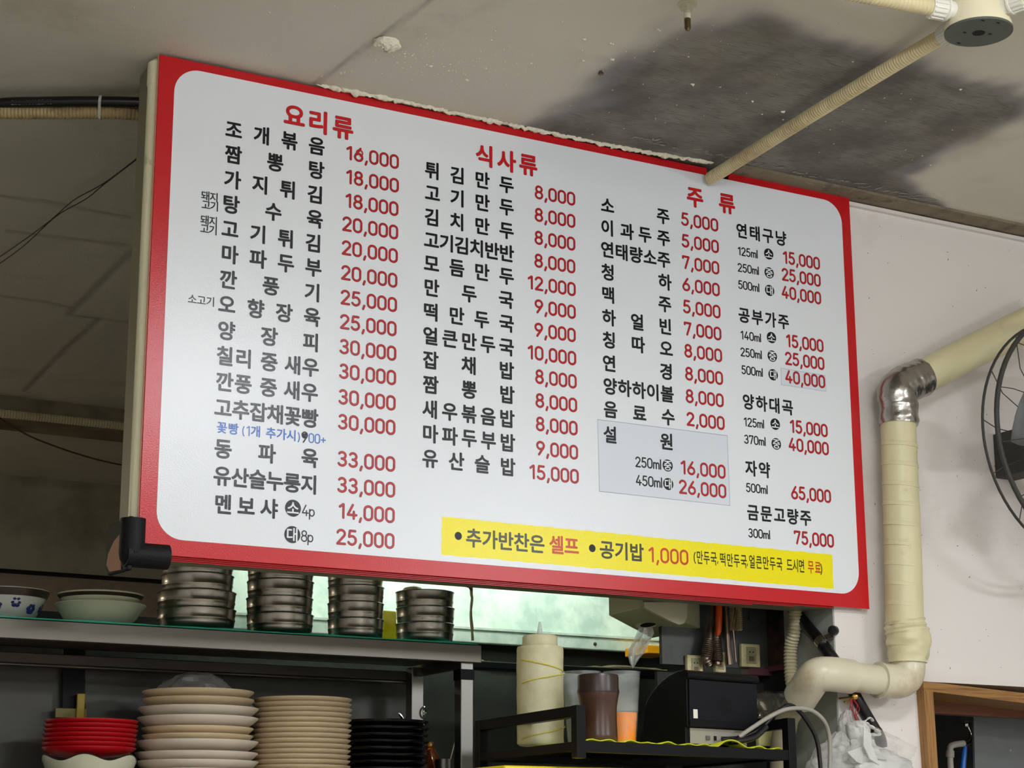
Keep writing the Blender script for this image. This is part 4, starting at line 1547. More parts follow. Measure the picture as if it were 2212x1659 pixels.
rv = U(1286, 1391, HY - .014)
for k in range(4):
    MB().lathe((rv.x - .5 + k * .5, HY - .012, rv.z), [(.005, 0), (.0045, .003), (.001, .004)], 12, axis=(0, -1, 0)).build('rivet', m_darksteel, hd)
lt = thing('hood_lamp', 'tube lamp inside the range hood above the cooking area', 'lamp', (1.3, .98, 2.05))
MB().tube([(.80, .98, 2.06), (1.95, .98, 2.06)], .016, 12).build('tube', m_lampH, lt)
MB().box((.78, .955, 2.08), (1.97, 1.005, 2.12)).build('housing', m_lampcase, lt, smooth=False)
oc = U(1412, 1406, HY - .10)
tag(MB().box((oc.x - .04, HY - .13, U(1412, 1415, HY - .1).z), (oc.x + .045, HY - .02, U(1412, 1397, HY - .1).z)).build('orange_tray', mat('orange_plastic', (250, 160, 10), rough=.4), bevel=.002, smooth=False), 'orange tray edge tucked beside the hanging plastic sheet', 'tray')
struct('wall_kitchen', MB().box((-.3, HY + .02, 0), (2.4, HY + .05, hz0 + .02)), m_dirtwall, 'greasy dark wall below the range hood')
# greasy rail and rope below the hood
tag(MB().tube(smoothpath([U(1030, 1428, 1.313), U(1080, 1437, 1.313), U(1120, 1440, 1.313), U(1230, 1444, 1.313), U(1340, 1442, 1.313), U(1440, 1452, 1.313)], 8), .006, 10, wob=.8).build('rope', mat('dirty_rope', (120, 106, 78), rough=.8, var=.4, vs_=70)), 'dirty beige rope strung below the range hood', 'rope')
tag(MB().box((1.15, HY - .10, hz0 - .075), (2.2, HY - .05, hz0 - .055)).build('black_rail', m_tape, bevel=.003), 'black rail in the shadow below the hood', 'rail')

# ================================================================ right kitchen corner
gx0, gx1 = U(1430, 1400, YG).x, WX - .001
gzb = U(1600, 1443, YG).z
struct('steel_panel', MB().box((gx0, YG, gzb), (gx1, YG + .01, 1.8)), m_galvd, 'dull galvanised panel carrying sockets and tools')
struct('panel_edge', MB().box((gx1 - .001, YG - .004, gzb), (gx1 + .001, YG + .01, 1.8)), m_steel, 'bright folded edge of the galvanised panel')
gx2 = WX
struct('lower_ledge', MB().box((gx1 - .06, YG - .01, gzb - .014), (gx2, YG + .02, gzb)), mat('maroon_ledge', (84, 44, 50), rough=.5), 'maroon ledge under the rusty sheet')
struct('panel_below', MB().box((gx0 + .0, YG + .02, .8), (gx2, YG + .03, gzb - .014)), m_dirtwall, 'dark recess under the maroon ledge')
# sheet of foil
fo = MB()
fa, fb_, fc, fd = U(1632, 1492, .18), U(1708, 1494, .18), U(1706, 1552, .15), U(1636, 1552, .15)
for j in range(9):
    for i in range(13):
        p = fa.lerp(fb_, i / 12).lerp(fd.lerp(fc, i / 12), j / 8)
        p.y += .010 * noise.noise((i * .5, j * .5, 3))
        fo.v.append(p)
for j in range(8):
    for i in range(12):
        a_ = j * 13 + i
        fo.f.append((a_, a_ + 1, a_ + 14, a_ + 13))
o = fo.build('foil_sheet', m_foil, angle=80)
md = o.modifiers.new('t', 'SOLIDIFY')
md.thickness = .0008
tag(o, 'wrinkled shiny foil sheet behind the black printer', 'foil')

# sockets
def socket(x0, y0, x1, y1, lab, Y=YG):
    a_, b2 = U(x0, y1, Y - .012), U(x1, y0, Y - .012)
    s_ = thing('wall_socket', lab, 'socket', ((a_.x + b2.x) / 2, Y, (a_.z + b2.z) / 2), 'ivory sockets on the galvanised panel')
    MB().box((a_.x, Y - .012, a_.z), (b2.x, Y - .0005, b2.z)).build('faceplate', m_socket, s_, bevel=.003, smooth=False)
    w_, h_ = b2.x - a_.x, b2.z - a_.z
    MB().box((a_.x + w_ * .24, Y - .0135, a_.z + h_ * .14), (b2.x - w_ * .24, Y - .0118, b2.z - h_ * .14)).build('inset', m_socketin, s_, bevel=.0008, smooth=False)
    for k in (-1, 1):
        MB().lathe(((a_.x + b2.x) / 2 + k * w_ * .09, Y - .0136, a_.z + h_ * .64), [(.0015, 0), (.0015, .0008)], 10, axis=(0, -1, 0)).build('pin_hole', m_hole, s_)
    for k in range(4):
        z_ = a_.z + h_ * (.26 + k * .055)
        MB().box(((a_.x + b2.x) / 2 - w_ * .13, Y - .0142, z_), ((a_.x + b2.x) / 2 + w_ * .13, Y - .0134, z_ + h_ * .03)).build('vent_slot', mat('brown_slot', (80, 40, 24), rough=.6), s_, smooth=False)


socket(1603, 1392, 1642, 1440, 'ivory wall socket with brown slots below the brush')
socket(1486, 1416, 1519, 1462, 'ivory wall socket partly hidden by the printer top')
socket(1546, 1408, 1568, 1452, 'ivory wall socket mostly hidden behind the steel tongs')
# tools hanging on the panel
tg = thing('steel_tongs', 'serrated tarnished steel tongs hanging with an orange grip', 'tongs', U(1545, 1370, YG - .03))
q = YG - .03
for off in (0, 1):
    pts = [U(1540 + off * 10, 1290, q), U(1537 + off * 9, 1330, q), U(1533 + off * 13, 1365, q), U(1529 + off * 19, 1400, q), U(1526 + off * 24, 1425, q), U(1532 + off * 17, 1437, q)]
    pp = resample(smoothpath(pts, 10), .0022)
    rad = []
    for i in range(len(pp)):
        f_ = i / len(pp)
        rad.append((.004 + .0075 * sstep(.3, .8, f_)) * (1 + (.08 if i % 2 else 0) * sstep(.4, .6, f_)) * (1 if f_ < .93 else .75))
    MB().tube(pp, rad, 12, flat=.35 if False else 1).build('arm', m_darksteel, tg)
MB().tube([U(1553, 1295, q - .012), U(1553, 1340, q - .014), U(1552, 1364, q - .014), U(1550, 1373, q - .012)], [.0070, .0070, .0060, .003], 14).build('grip', m_orangeh, tg)
br = thing('bottle_brush', 'beige bristled bottle brush hanging on the galvanised panel', 'brush', U(1588, 1340, YG - .02))
q = YG - .025
MB().tube([U(1583, 1290, q), U(1583, 1330, q), U(1584, 1362, q), U(1590, 1430, q)], .0022, 8).build('stem', m_darksteel, br)
mb = MB()
for k in range(44):
    c0_ = U(1587, 1296, q).lerp(U(1589, 1360, q), k / 43)
    for j in range(12):
        an = j * math.pi / 6 + k * .5
        d_ = Vector((math.cos(an), math.sin(an) * .8, -.12)) * (.0125 + .002 * (k % 3))
        mb.tube([c0_, c0_ + d_], [.0011, .0007], 4)
mb.build('bristles', m_brush, br, kind='stuff')
tag(MB().tube([U(1567, 1290, YG - .02), U(1570, 1340, YG - .02), U(1573, 1400, YG - .02), U(1577, 1436, YG - .02)], [.006, .006, .006, .009], 10).build('ladle', m_darksteel), 'dull ladle handle hanging between tongs and brush', 'ladle')
tag(MB().tube([U(1617, 1296, YG - .01), U(1617, 1330, YG - .01), U(1617, 1338, YG - .01)], [.0006, .0006, .0022], 8).build('pull_chain', m_chrome), 'tiny bead hanging on a thread from the board', 'bead')

# dispenser under the sign
ds = thing('bag_dispenser', 'greenish-white box dispenser under the board with a plastic sheet hanging out', 'dispenser', U(1400, 1340, .2))
Fp, Lp, Rp, Bp = U(1389, 1311, .135), U(1315, 1330, .20), U(1513, 1357, .24), U(1408, 1379, .342)
m_disp = mat('greenish_white_plastic', (172, 174, 140), rough=.42, var=.06)
up_ = .10
tp_ = [Vector((p.x, p.y, ZB + up_)) for p in (Fp, Rp, Bp, Lp)]
MB().hexa([Fp, Rp, Bp, Lp], tp_).build('case', m_disp, ds, smooth=False, bevel=.002)
# raised rounded front cover
fn = [U(1391, 1300, .128), U(1391, 1312, .128), U(1418, 1327, .138), U(1450, 1343, .150), U(1466, 1350, .156), U(1477, 1347, .160), U(1484, 1335, .162), U(1485, 1300, .162)]
fn = [p + Vector((0, -.002, 0)) for p in fn]
MB().prism(fn, (0, .012, 0)).build('front_cover', mat('dispenser_cover', (190, 186, 158), rough=.42), ds, smooth=False, bevel=.0015)
hc = U(1409, 1352, .205)
nml = (Rp - Fp).cross(Lp - Fp).normalized()
if nml.z > 0:
    nml = -nml
ctr = Fp.lerp(Bp, .52)
MB().lathe(ctr + nml * .0005, [(.026, 0), (.026, .0012), (.021, .0014)], 28, axis=nml).build('outlet_ring', m_whiteplastic, ds)
MB().lathe(ctr + nml * .0022, [(.016, 0), (.016, .0004)], 24, axis=nml).build('outlet_hole', m_hole, ds)
sh = MB()
prof = [(1395, 1356, 30), (1394, 1368, 38), (1386, 1385, 40), (1378, 1400, 42), (1374, 1415, 34), (1370, 1428, 20), (1370, 1440, 6)]
for j, (x_, y_, w_) in enumerate(prof):
    for i in range(9):
        f_ = i / 8 - .5
        p = U(x_ + w_ * f_ * 1.0, y_ - 8 * f_ * (j > 1), .205 + .010 * math.sin(i * 1.3 + j * .6))
        sh.v.append(p)
for j in range(6):
    for i in range(8):
        a_ = j * 9 + i
        sh.f.append((a_, a_ + 1, a_ + 10, a_ + 9))
o = sh.build('hanging_sheet', m_clearbag if False else film('dispenser_film', (236, 236, 230), .22, rough=.15, distance=.006, bs=60), ds, angle=60)

# ================================================================ hoses and pipes on the right
# return-wall black hose with clamp
h1 = [Xp(1708, 1322, WX - .016), Xp(1750, 1362, WX - .016), Xp(1776, 1391, WX - .016)]
ZZ = -.012
hose_pts = [Xp(1700, 1300, WX - .016), Xp(1735, 1342, WX - .016), Xp(1776, 1391, WX - .016), Xp(1803, 1428, WX - .010), U(1832, 1470, ZZ + .01), U(1850, 1508, ZZ), U(1874, 1550, ZZ), U(1898, 1592, ZZ), U(1903, 1615, ZZ)]
hp = smoothpath(hose_pts, 10)
hs = thing('black_hose', 'black rubber hose slanting from under the menu board to the plastic bags', 'hose', hp[-1])
MB().tube(hp, [.0125] * (len(hp) - 14) + [.0135] * 14, 20).build('hose_tube', m_cable, hs, angle=60)
pc_ = Xp(1776, 1388, WX - .016)
dirh = (Xp(1790, 1410, WX - .016) - Xp(1760, 1372, WX - .016)).normalized()
cl = thing('hose_clamp', 'steel pipe clamp holding the black hose to the grey wall', 'clamp', pc_)
MB().tube([pc_ - dirh * .008, pc_ + dirh * .008], .0150, 22).build('band', m_chrome, cl, angle=60)
pt = Xp(1800, 1371, WX - .006)
MB().beam(pc_ + Vector((0, -.008, .006)), pt, .014, .004, up=(1, 0, 0)).build('ear', m_steel, cl, smooth=False, bevel=.001)
MB().lathe(pt + Vector((-.003, -.004, .008)), [(.001, .007), (.0095, .006), (.0105, 0), (.0105, -.006)][::-1], 18, axis=(-1, -.6, 0)).build('rubber_cap', m_cable, cl)
# corrugated hose beside it
co = ribbed([Xp(1718, 1316, WX - .03), Xp(1716, 1360, WX - .03), Xp(1708, 1400, WX - .03), Xp(1708, 1450, WX - .03), Xp(1712, 1480, WX - .03), Xp(1722, 1520, WX - .03)], .0145, .0072, .0026, 16).build('corrugated_hose', mat('dirty_cream_hose', (190, 180, 146), rough=.45, dirt=(110, 92, 60), dirt_s=14, dirt_lo=.5, dirt_hi=.7))
tag(co, 'dirty cream corrugated drain hose beside the rusty sheet', 'hose')

# wrapped pipe on the wall
YPp = -.045
pr_ = .5 * pxm(1940, 1100, YPp, 60)
dp = thing('drain_pipe', 'cream insulated drain pipe with foil elbow running down the white wall', 'pipe', U(1945, 1480, YPp))
A0, A1 = U(2290, 664, YPp - .02), U(1985, 818, YPp)
A0 = U(2300, 660, YPp - .05)
mb = MB().tube(resample(smoothpath([A0, A0.lerp(A1, .5) + Vector((0, 0, .001)), A1], 10), .01), pr_ * 1.0, 24, wob=.05)
mb.build('sloping_pipe', m_wrap, dp, angle=60)
E0, E1, E2, E3 = U(2000, 811, YPp), U(1958, 829, YPp), U(1938, 848, YPp), U(1941, 880, YPp)
E4 = U(1942, 925, YPp)
pth = resample(smoothpath([U(1992, 816, YPp), E1, E2, E3, U(1942, 918, YPp)], 12), .004)
rad = [pr_ * (1.10 + .05 * noise.noise((i * .4, 0, 0))) for i in range(len(pth))]
MB().tube(pth, rad, 26, wob=.06).build('foil_elbow', m_foil, dp, angle=50)
pth = resample([U(1940, 905, YPp), U(1945, 1040, YPp), U(1950, 1180, YPp), U(1955, 1352, YPp)], .008)
MB().tube(pth, [pr_ * (.98 + .05 * (i / len(pth))) for i in range(len(pth))], 26, wob=.03).build('upright_pipe', m_wrap, dp, angle=60)
wr_ = MB()
for k in range(9):                          # tape overlaps, slightly proud
    y_ = 965 + k * 43
    c0_ = U(1942.5 + (y_ - 965) * .031, y_, YPp)
    wr_.lathe(c0_, [(pr_ * .99, -.0012), (pr_ * 1.035, -.0008), (pr_ * 1.02, .006), (pr_ * .99, .008)], 26, axis=(.05, -.12, 1), close=False)
wr_.build('tape_overlap', m_wrap, dp, angle=60)
pth = resample(smoothpath([U(1955, 1338, YPp), U(1957, 1352, YPp), U(1960, 1372, YPp), U(1963, 1400, YPp), U(1960, 1420, YPp), U(1960, 1432, YPp)], 8), .003)
rad = []
for i in range(len(pth)):
    f_ = i / (len(pth) - 1)
    rad.append(pr_ * (1.04 + .14 * math.sin(min(1, f_ * 1.15) * math.pi) + (.06 * math.sin(i * 1.7) if f_ < .3 else 0)))
MB().tube(pth, rad, 30, wob=.12).build('wrapped_bulge', m_wrap, dp, angle=60)
pq = pr_ * .88
c_a = U(1961, 1425, YPp)
c_b = U(1958, 1462, YPp)
c_c = U(1925, 1470, YPp)


def bend(pts, r, name, m_=None, n=10, step=.004, rad=None):
    p = resample(smoothpath(pts, n), step)
    return MB().tube(p, rad or r, 26).build(name, m_ or m_pvc, dp, angle=45)


bend([U(1961, 1420, YPp), U(1962, 1442, YPp), U(1957, 1462, YPp), U(1940, 1472, YPp), U(1918, 1471, YPp), U(1897, 1469, YPp)], pq * 1.04, 'lower_elbow')
MB().tube([U(1902, 1469.5, YPp), U(1897, 1469, YPp)], pq * 1.10, 26).build('elbow_collar', m_pvc, dp)
MB().tube([U(1900, 1469.5, YPp), U(1825, 1460, YPp)], pq * .90, 26).build('level_pipe', m_pvc, dp)
bend([U(1838, 1461.5, YPp), U(1812, 1458, YPp), U(1785, 1456, YPp), U(1765, 1459, YPp + .01), U(1750, 1475, YPp + .03), U(1728, 1508, YPp + .07)], pq * 1.04, 'upper_elbow')
MB().tube([U(1731, 1503, YPp + .066), U(1716, 1525, YPp + .09), U(1700, 1552, YPp + .12), U(1690, 1600, YPp + .14), U(1688, 1680, YPp + .14)], pq * .72, 20).build('tail_pipe', mat('dull_pvc', (150, 142, 116), rough=.5), dp)
MB().beam(U(1885, 1495, YPp), U(1905, 1497, .02), .012, .012).build('pipe_bracket', m_grey, dp, smooth=False)

# ================================================================ black rack
P1 = U(1250, 1612, -.20)
zr_ = P1.z
P2 = Zp(1706, 1632, zr_)
P4 = Zp(1040, 1636, zr_)
e1_ = (P2 - P1)
e2_ = (P4 - P1)
rk = thing('black_rack', 'black steel counter rack with square posts and raised side bars', 'rack', P1)
bw = .020
zt_ = U(1250, 1524, -.20).z
zb_ = U(1250, 1638, -.20).z
P3 = P2 + e2_


def post(p, z0_, z1_, nm='post', w=.021):
    dx_ = e1_.normalized() * w / 2
    dy_ = e2_.normalized() * w / 2
    lo = [p - dx_ - dy_, p + dx_ - dy_, p + dx_ + dy_, p - dx_ + dy_]
    return MB().hexa([Vector((v.x, v.y, z0_)) for v in lo], [Vector((v.x, v.y, z1_)) for v in lo]).build(nm, m_rack, rk, smooth=False, bevel=.001)


post(P1, zb_, zt_)
zt2 = U(1706, 1541, P2.y).z
post(P2, zb_ - .005, zt_ - .0)
post(P4, zb_ - .40, zt_)
post(P3, zb_ - .40, zt_)
bar = lambda a_, b2, z, h=.017, w=.018, nm='bar': MB().beam(Vector((a_.x, a_.y, z)), Vector((b2.x, b2.y, z)), w, h).build(nm, m_rack, rk, smooth=False, bevel=.0008)
bar(P1, P2, zr_, .019, nm='front_bar')
bar(P1, P4, zr_, .016, nm='side_bar')
bar(P2, P3, zr_, .016, nm='side_bar')
bar(P4, P3, zr_, .016, nm='rear_bar')
bar(P1, P4, zt_ - .010, .019, nm='upper_bar')
bar(P2, P3, zt_ - .010, .019, nm='upper_bar')
tr_ = [P1, P2, P3, P4]
MB().prism([Vector((v.x, v.y, zr_ - .004)) for v in tr_], (0, 0, .003)).build('tray_sheet', m_rack, rk, smooth=False)
post(P1 + e1_ * .02 + e2_ * .98, zb_ - .4, zb_, 'leg')
# lime mat with wavy edge
mt = MB()
n_ = 60
zm = zr_ + .0105
for k in range(n_ + 1):
    f_ = .035 + .93 * k / n_
    wv = .0035 * abs(math.sin(k * .33)) + .013 * math.exp(-((f_ - .72) / .045) ** 2) + .002 * math.sin(k * 1.1)
    for j in range(7):
        g_ = j / 6
        fade = (1 - g_) ** 3
        p = P1 + e1_ * f_ + e2_ * (.012 + g_ * .93)
        mt.v.append(Vector((p.x, p.y, zm + wv * fade + .0004)))
for k in range(n_):
    for j in range(6):
        a_ = k * 7 + j
        mt.f.append((a_, a_ + 1, a_ + 8, a_ + 7))
o = mt.build('rack_mat', m_lime, angle=70)
md = o.modifiers.new('t', 'SOLIDIFY')
md.thickness = .0022
md.offset = -1
tag(o, 'wavy lime green mat lining the black rack', 'mat')
ZM = zm + .003


def onrack(px, fy):
    """point on the mat under pixel column px at fraction fy of the rack's depth"""
    lo, hi = -.6, 1.6
    for _ in range(40):
        mid = (lo + hi) / 2
        p = P1 + e1_ * mid + e2_ * fy
        d = p - CAM
        x_ = W / 2 + F * d.dot(RT) / d.dot(fw)
        if x_ < px:
            lo = mid
        else:
            hi = mid
    p = P1 + e1_ * mid + e2_ * fy
    return Vector((p.x, p.y, ZM))


def zat(px, py, p):
    return U(px, py, p.y).z


# squeeze bottle
p = onrack(1168, .55)
ppm_ = lambda q, n: pxm(1200, 1500, q.y, n)
zt3 = zat(1163, 1395, p)
rb = .5 * ppm_(p, 87)
sb = thing('squeeze_bottle', 'milky yellow squeeze bottle wrapped in film with a clear nozzle', 'bottle', p)
hB = zat(1163, 1398, p) - ZM
hN = zat(1160, 1372, p) - ZM
hT = zat(1160, 1343, p) - ZM


def wv2(a_, r, z, i):
    return (r * (1 + .025 * noise.noise((math.cos(a_) * 2, math.sin(a_) * 2, z * 30)) + .01 * math.sin(a_ * 5 + z * 60)), z)


MB().lathe(p, [(rb * .9, 0), (rb, .004)] + [(rb, hB * k / 14) for k in range(1, 14)] + [(rb, hB - .004), (rb * .97, hB), (rb * .76, hB + .001)], 40, wave=wv2).build('wrapped_body', m_bottle, sb, angle=60)
MB().lathe(p + Vector((0, 0, hB)), [(rb * .74, 0), (rb * .76, .002), (rb * .75, hN - hB - .004), (rb * .70, hN - hB - .001), (rb * .30, hN - hB + .002)], 32).build('cap', m_bottle, sb, angle=40)
MB().lathe(p + Vector((0, 0, hN)), [(rb * .16, 0), (rb * .13, .004), (rb * .045, hT - hN), (rb * .03, hT - hN)], 16).build('nozzle', m_nozzle, sb)
fl = MB()
fp = onrack(1205, .50)
for k, (za, zb2) in enumerate([(hB * .86, hB * .70), (hB * .62, hB * .76), (hB * .30, hB * .40), (hB * .06, hB * .22)]):
    path = []
    for i in range(15):
        an = math.pi * 1.05 + math.pi * .95 * i / 14
        path.append(p + Vector((rb * 1.03 * math.cos(an), rb * 1.03 * math.sin(an), za + (zb2 - za) * i / 14)))
    fl.tube(path, .0011, 6)
fl.build('rubber_band', mat('yellow_band', (206, 190, 60), rough=.5), sb)
# brown shaker
p = onrack(1294, .16)
rs_ = .5 * ppm_(p, 80)
zt5 = zat(1280, 1457, p) - ZM
bs_ = thing('brown_shaker', 'dark brown plastic seasoning jar with screw cap on the rack', 'jar', p)
hc_ = zt5 * .74
MB().lathe(p, [(rs_ * .84, 0), (rs_ * .90, .003), (rs_ * .88, zt5 * .10), (rs_ * .86, zt5 * .3), (rs_ * .86, zt5 * .5), (rs_ * .92, zt5 * .62), (rs_ * .97, zt5 * .70), (rs_ * .97, hc_)], 36).build('body', m_brown, bs_, angle=60)
MB().lathe(p + Vector((0, 0, hc_)), [(rs_ * .99, -.002), (rs_, .001), (rs_ * .97, zt5 * .06), (rs_ * .97, zt5 * .22), (rs_ * .94, zt5 * .255), (rs_ * .90, zt5 * .26), (rs_ * .86, zt5 * .245)], 36).build('cap', mat('brown_cap', (46, 30, 24), rough=.35), bs_, angle=40)
# cups
def cup(px_, fy, ytop, ybot, wtop, lab, fill):
    p = onrack(px_, fy)
    h_ = zat(px_, ytop, p) - ZM
    rt = .5 * ppm_(p, wtop)
    rbm = rt * .72
    c_ = thing('plastic_cup', lab, 'cup', p, 'milky measuring cups on the rack')
    cp_ = [(rbm * .2, .002), (rbm, 0), (rbm + (rt - rbm) * .3, h_ * .3), (rbm + (rt - rbm) * .65, h_ * .65), (rt, h_ - .002), (rt * 1.03, h_), (rt * .97, h_), (rbm + (rt - rbm) * .6 - .0012, h_ * .65)]
    cp_ += [(rbm + (rt - rbm) * .44 - .0012, h_ * .455)] if fill else [(rbm + (rt - rbm) * .28 - .0012, h_ * .3), (rbm - .001, .003)]
    MB().lathe(p, cp_, 36, close=False).build('wall', m_cup, c_, angle=50)
    if fill:
        hf = h_ * fill
        rf = rbm + (rt - rbm) * fill * .98
        MB().lathe(p, [(rbm - .0014, .0032), (rbm + (rt - rbm) * .28 * (fill / .45) - .0022, h_ * .3 * min(1, fill / .45)), (rf - .0016, hf)], 36).build('sauce', m_orange, c_)


cup(1346, .30, 1452, 1594, 70, 'milky plastic cup half filled with orange sauce', .44)
cup(1258, .32, 1452, 1594, 74, 'empty milky plastic cup behind the brown jar', 0)
# printer: box aligned with the rack
pp_ = thing('receipt_printer', 'black receipt printer with perforated speaker panel on the rack', 'printer', onrack(1490, .10))
a_ = onrack(1486, .10)
b2 = onrack(1640, .10)
ax = (b2 - a_)
wdt = ax.length
ax.normalize()
ay = e2_.normalized()
hgt = zat(1486, 1446, a_) - ZM
dep = .9 * .36 * 0 + (onrack(1486, .10) - (P1 + e2_ * .1)).length * 0 + .17
# side profile (v = depth, z): flat face, rolled top front, curved fall to the rear
hb_ = zat(1490, 1569, a_) - ZM
prof = [(0, hb_), (0, hgt * .93), (.004, hgt * .98), (.012, hgt), (.03, hgt * 1.0), (.06, hgt * .965), (.09, hgt * .90), (.12, hgt * .80), (.145, hgt * .68), (.16, hgt * .55), (.165, hgt * .25), (.165, 0), (.008, 0), (.008, hb_)]
MB().prism([a_ + ay * v + Vector((0, 0, z_)) for v, z_ in prof], ax * wdt).build('case', m_printer, pp_, smooth=False, bevel=.002)
fa_ = a_ - ay * .004
MB().prism([fa_ + ax * (wdt * u_) + Vector((0, 0, z_)) for u_, z_ in ((.02, hb_ + .002), (.98, hb_ + .002), (.96, hgt * .87), (.03, hgt * .87))], ay * .005).build('front_panel', m_printer2, pp_, smooth=False, bevel=.0012)
MB().tube([a_ + ax * (-.001) + ay * .003 + Vector((0, 0, hgt * .93)), a_ + ax * (wdt + .0) + ay * .003 + Vector((0, 0, hgt * .93))], hgt * .065, 16).build('roller_hinge', m_printer, pp_)
MB().prism([fa_ + ax * (wdt * u_) + Vector((0, 0, z_)) for u_, z_ in ((.02, hb_ * 1.02), (.98, hb_ * 1.02), (.98, hb_ * 1.35), (.02, hb_ * 1.35))], -ay * .002).build('lower_lip', m_printer, pp_, smooth=False, bevel=.0006)
cs_ = fa_ + ax * wdt * .50 + Vector((0, 0, hb_ + (hgt - hb_) * .40))
MB().lathe(cs_ + ay * (-.0004), [(.0165, 0), (.0165, .0004), (.0155, .0006), (.0155, 0)], 30, axis=-ay, close=False).build('speaker_ring', m_printer, pp_)
hl = MB()
for rr_, nn in ((.0, 1), (.0028, 6), (.0058, 8), (.0092, 12), (.0126, 14)):
    for k in range(nn):
        an = 2 * math.pi * k / nn + rr_ * 90
        hl.lathe(cs_ - ay * .0006 + ax * rr_ * math.cos(an) + Vector((0, 0, rr_ * math.sin(an))), [(.0010, 0), (.0010, .0004)], 8, axis=-ay)
hl.build('speaker_holes', m_hole, pp_, kind='stuff')
st_ = fa_ + ax * wdt * .10 + Vector((0, 0, hb_ + (hgt - hb_) * .22)) - ay * .0004
MB().prism([st_ + ax * dx_ + Vector((0, 0, dz)) for dx_, dz in ((-.0055, -.008), (.0055, -.008), (.0055, .0085), (-.0055, .0085))], -ay * .0004).build('sticker', m_whiteplastic, pp_, smooth=False)
MB().prism([a_ + ax * wdt * u_ + ay * .006 + Vector((0, 0, z_)) for u_, z_ in ((.06, .004), (.85, .004), (.85, hb_ - .002), (.06, hb_ - .002))], ay * .004).build('port_panel', m_grey, pp_, smooth=False)
for k, (u_, w_) in enumerate([(.30, .010), (.40, .006), (.52, .012), (.66, .012)]):
    q_ = a_ + ax * wdt * u_ + ay * .0055 + Vector((0, 0, hb_ * .45))
    MB().prism([q_ + ax * dx_ + Vector((0, 0, dz)) for dx_, dz in ((-w_ / 2, -.004), (w_ / 2, -.004), (w_ / 2, .004), (-w_ / 2, .004))], -ay * .002).build('port', m_cable if k % 2 else m_steel, pp_, smooth=False)
# cables
yc = a_.y
tag(MB().tube(smoothpath([U(1560, 1597, yc - .0), U(1600, 1593, yc), U(1640, 1575, yc), U(1672, 1545, yc), U(1700, 1524, yc), U(1722, 1532, yc), U(1748, 1565, yc), U(1766, 1605, yc), U(1774, 1675, yc)], 8), .0042, 12).build('power_cable', m_cable), 'black cable arching from the printer over the rack corner', 'cable')
tag(MB().tube(smoothpath([U(1596, 1592, yc - .006), U(1625, 1572, yc - .01), U(1668, 1545, yc - .01), U(1705, 1531, yc - .01), U(1748, 1533, yc - .01), U(1778, 1555, yc - .01), U(1791, 1590, yc), U(1793, 1640, yc), U(1790, 1690, yc)], 8), .0042, 12).build('data_cable', m_grey), 'grey cable looping from the printer over the rack corner', 'cable')
tag(MB().tube(smoothpath([U(1576, 1602, yc - .01), U(1600, 1600, yc - .01), U(1630, 1592, yc - .008), U(1655, 1570, yc - .004)], 6), [.006] * 19, 12).build('adapter_plug', m_cable), 'thick black plug on the mat beside the printer ports', 'plug')
# yellow crate below the rack
ya = U(1058, 1650, -.16)
yb = U(1500, 1656, -.16)
tag(MB().box((ya.x + .045, -.13, ya.z - .25), (ya.x + .53, .10, ya.z)).build('yellow_crate', m_yellowbag, bevel=.004), 'yellow crate edge just below the black rack', 'crate')
# things behind the rack corner
tag(MB().prism([U(1640, 1560, .14), U(1712, 1555, .14), U(1712, 1610, .14), U(1640, 1612, .14)], (0, .02, 0)).build('paper_pack', mat('kraft_pack', (196, 190, 130), rough=.5, var=.2, vs_=20, bump=1, bs=40), bevel=.003, smooth=False), 'pale crumpled paper pack behind the rack corner', 'pack')

# ================================================================ bags on the wall
scw = U(1846, 1505, -.030)
hkk = thing('wall_hook', 'brass screw hook above the hanging plastic bags', 'hook', scw)
MB().lathe(scw, [(.006, 0), (.006, .004), (.003, .005)], 16, axis=(-.4, -1, 0)).build('screw_head', m_brass, hkk)
MB().tube([scw + Vector((0, .004, 0)), scw + Vector((0, .048, 0))], .0022, 8).build('shank', m_brass, hkk)
MB().tube(smoothpath([scw + Vector((0, 0, 0)), U(1838, 1511, -.034), U(1829, 1517, -.036), U(1824, 1516, -.036)], 6), .0022, 8).build('arm', m_brass, hkk)
st_m = MB()
strs = [[(1840, 1510), (1843, 1535), (1850, 1560)], [(1838, 1510), (1836, 1530), (1830, 1560), (1824, 1590)], [(1843, 1512), (1852, 1525), (1848, 1540), (1858, 1560)], [(1840, 1512), (1838, 1527), (1848, 1548), (1854, 1565)], [(1846, 1512), (1856, 1530), (1850, 1545)]]
for s_ in strs:
    st_m.tube(smoothpath([U(x_, y_, -.040) for x_, y_ in s_], 6), .0009, 6)
tag(st_m.build('red_string', m_redstring), 'tangled red strings tied to the brass hook', 'string')


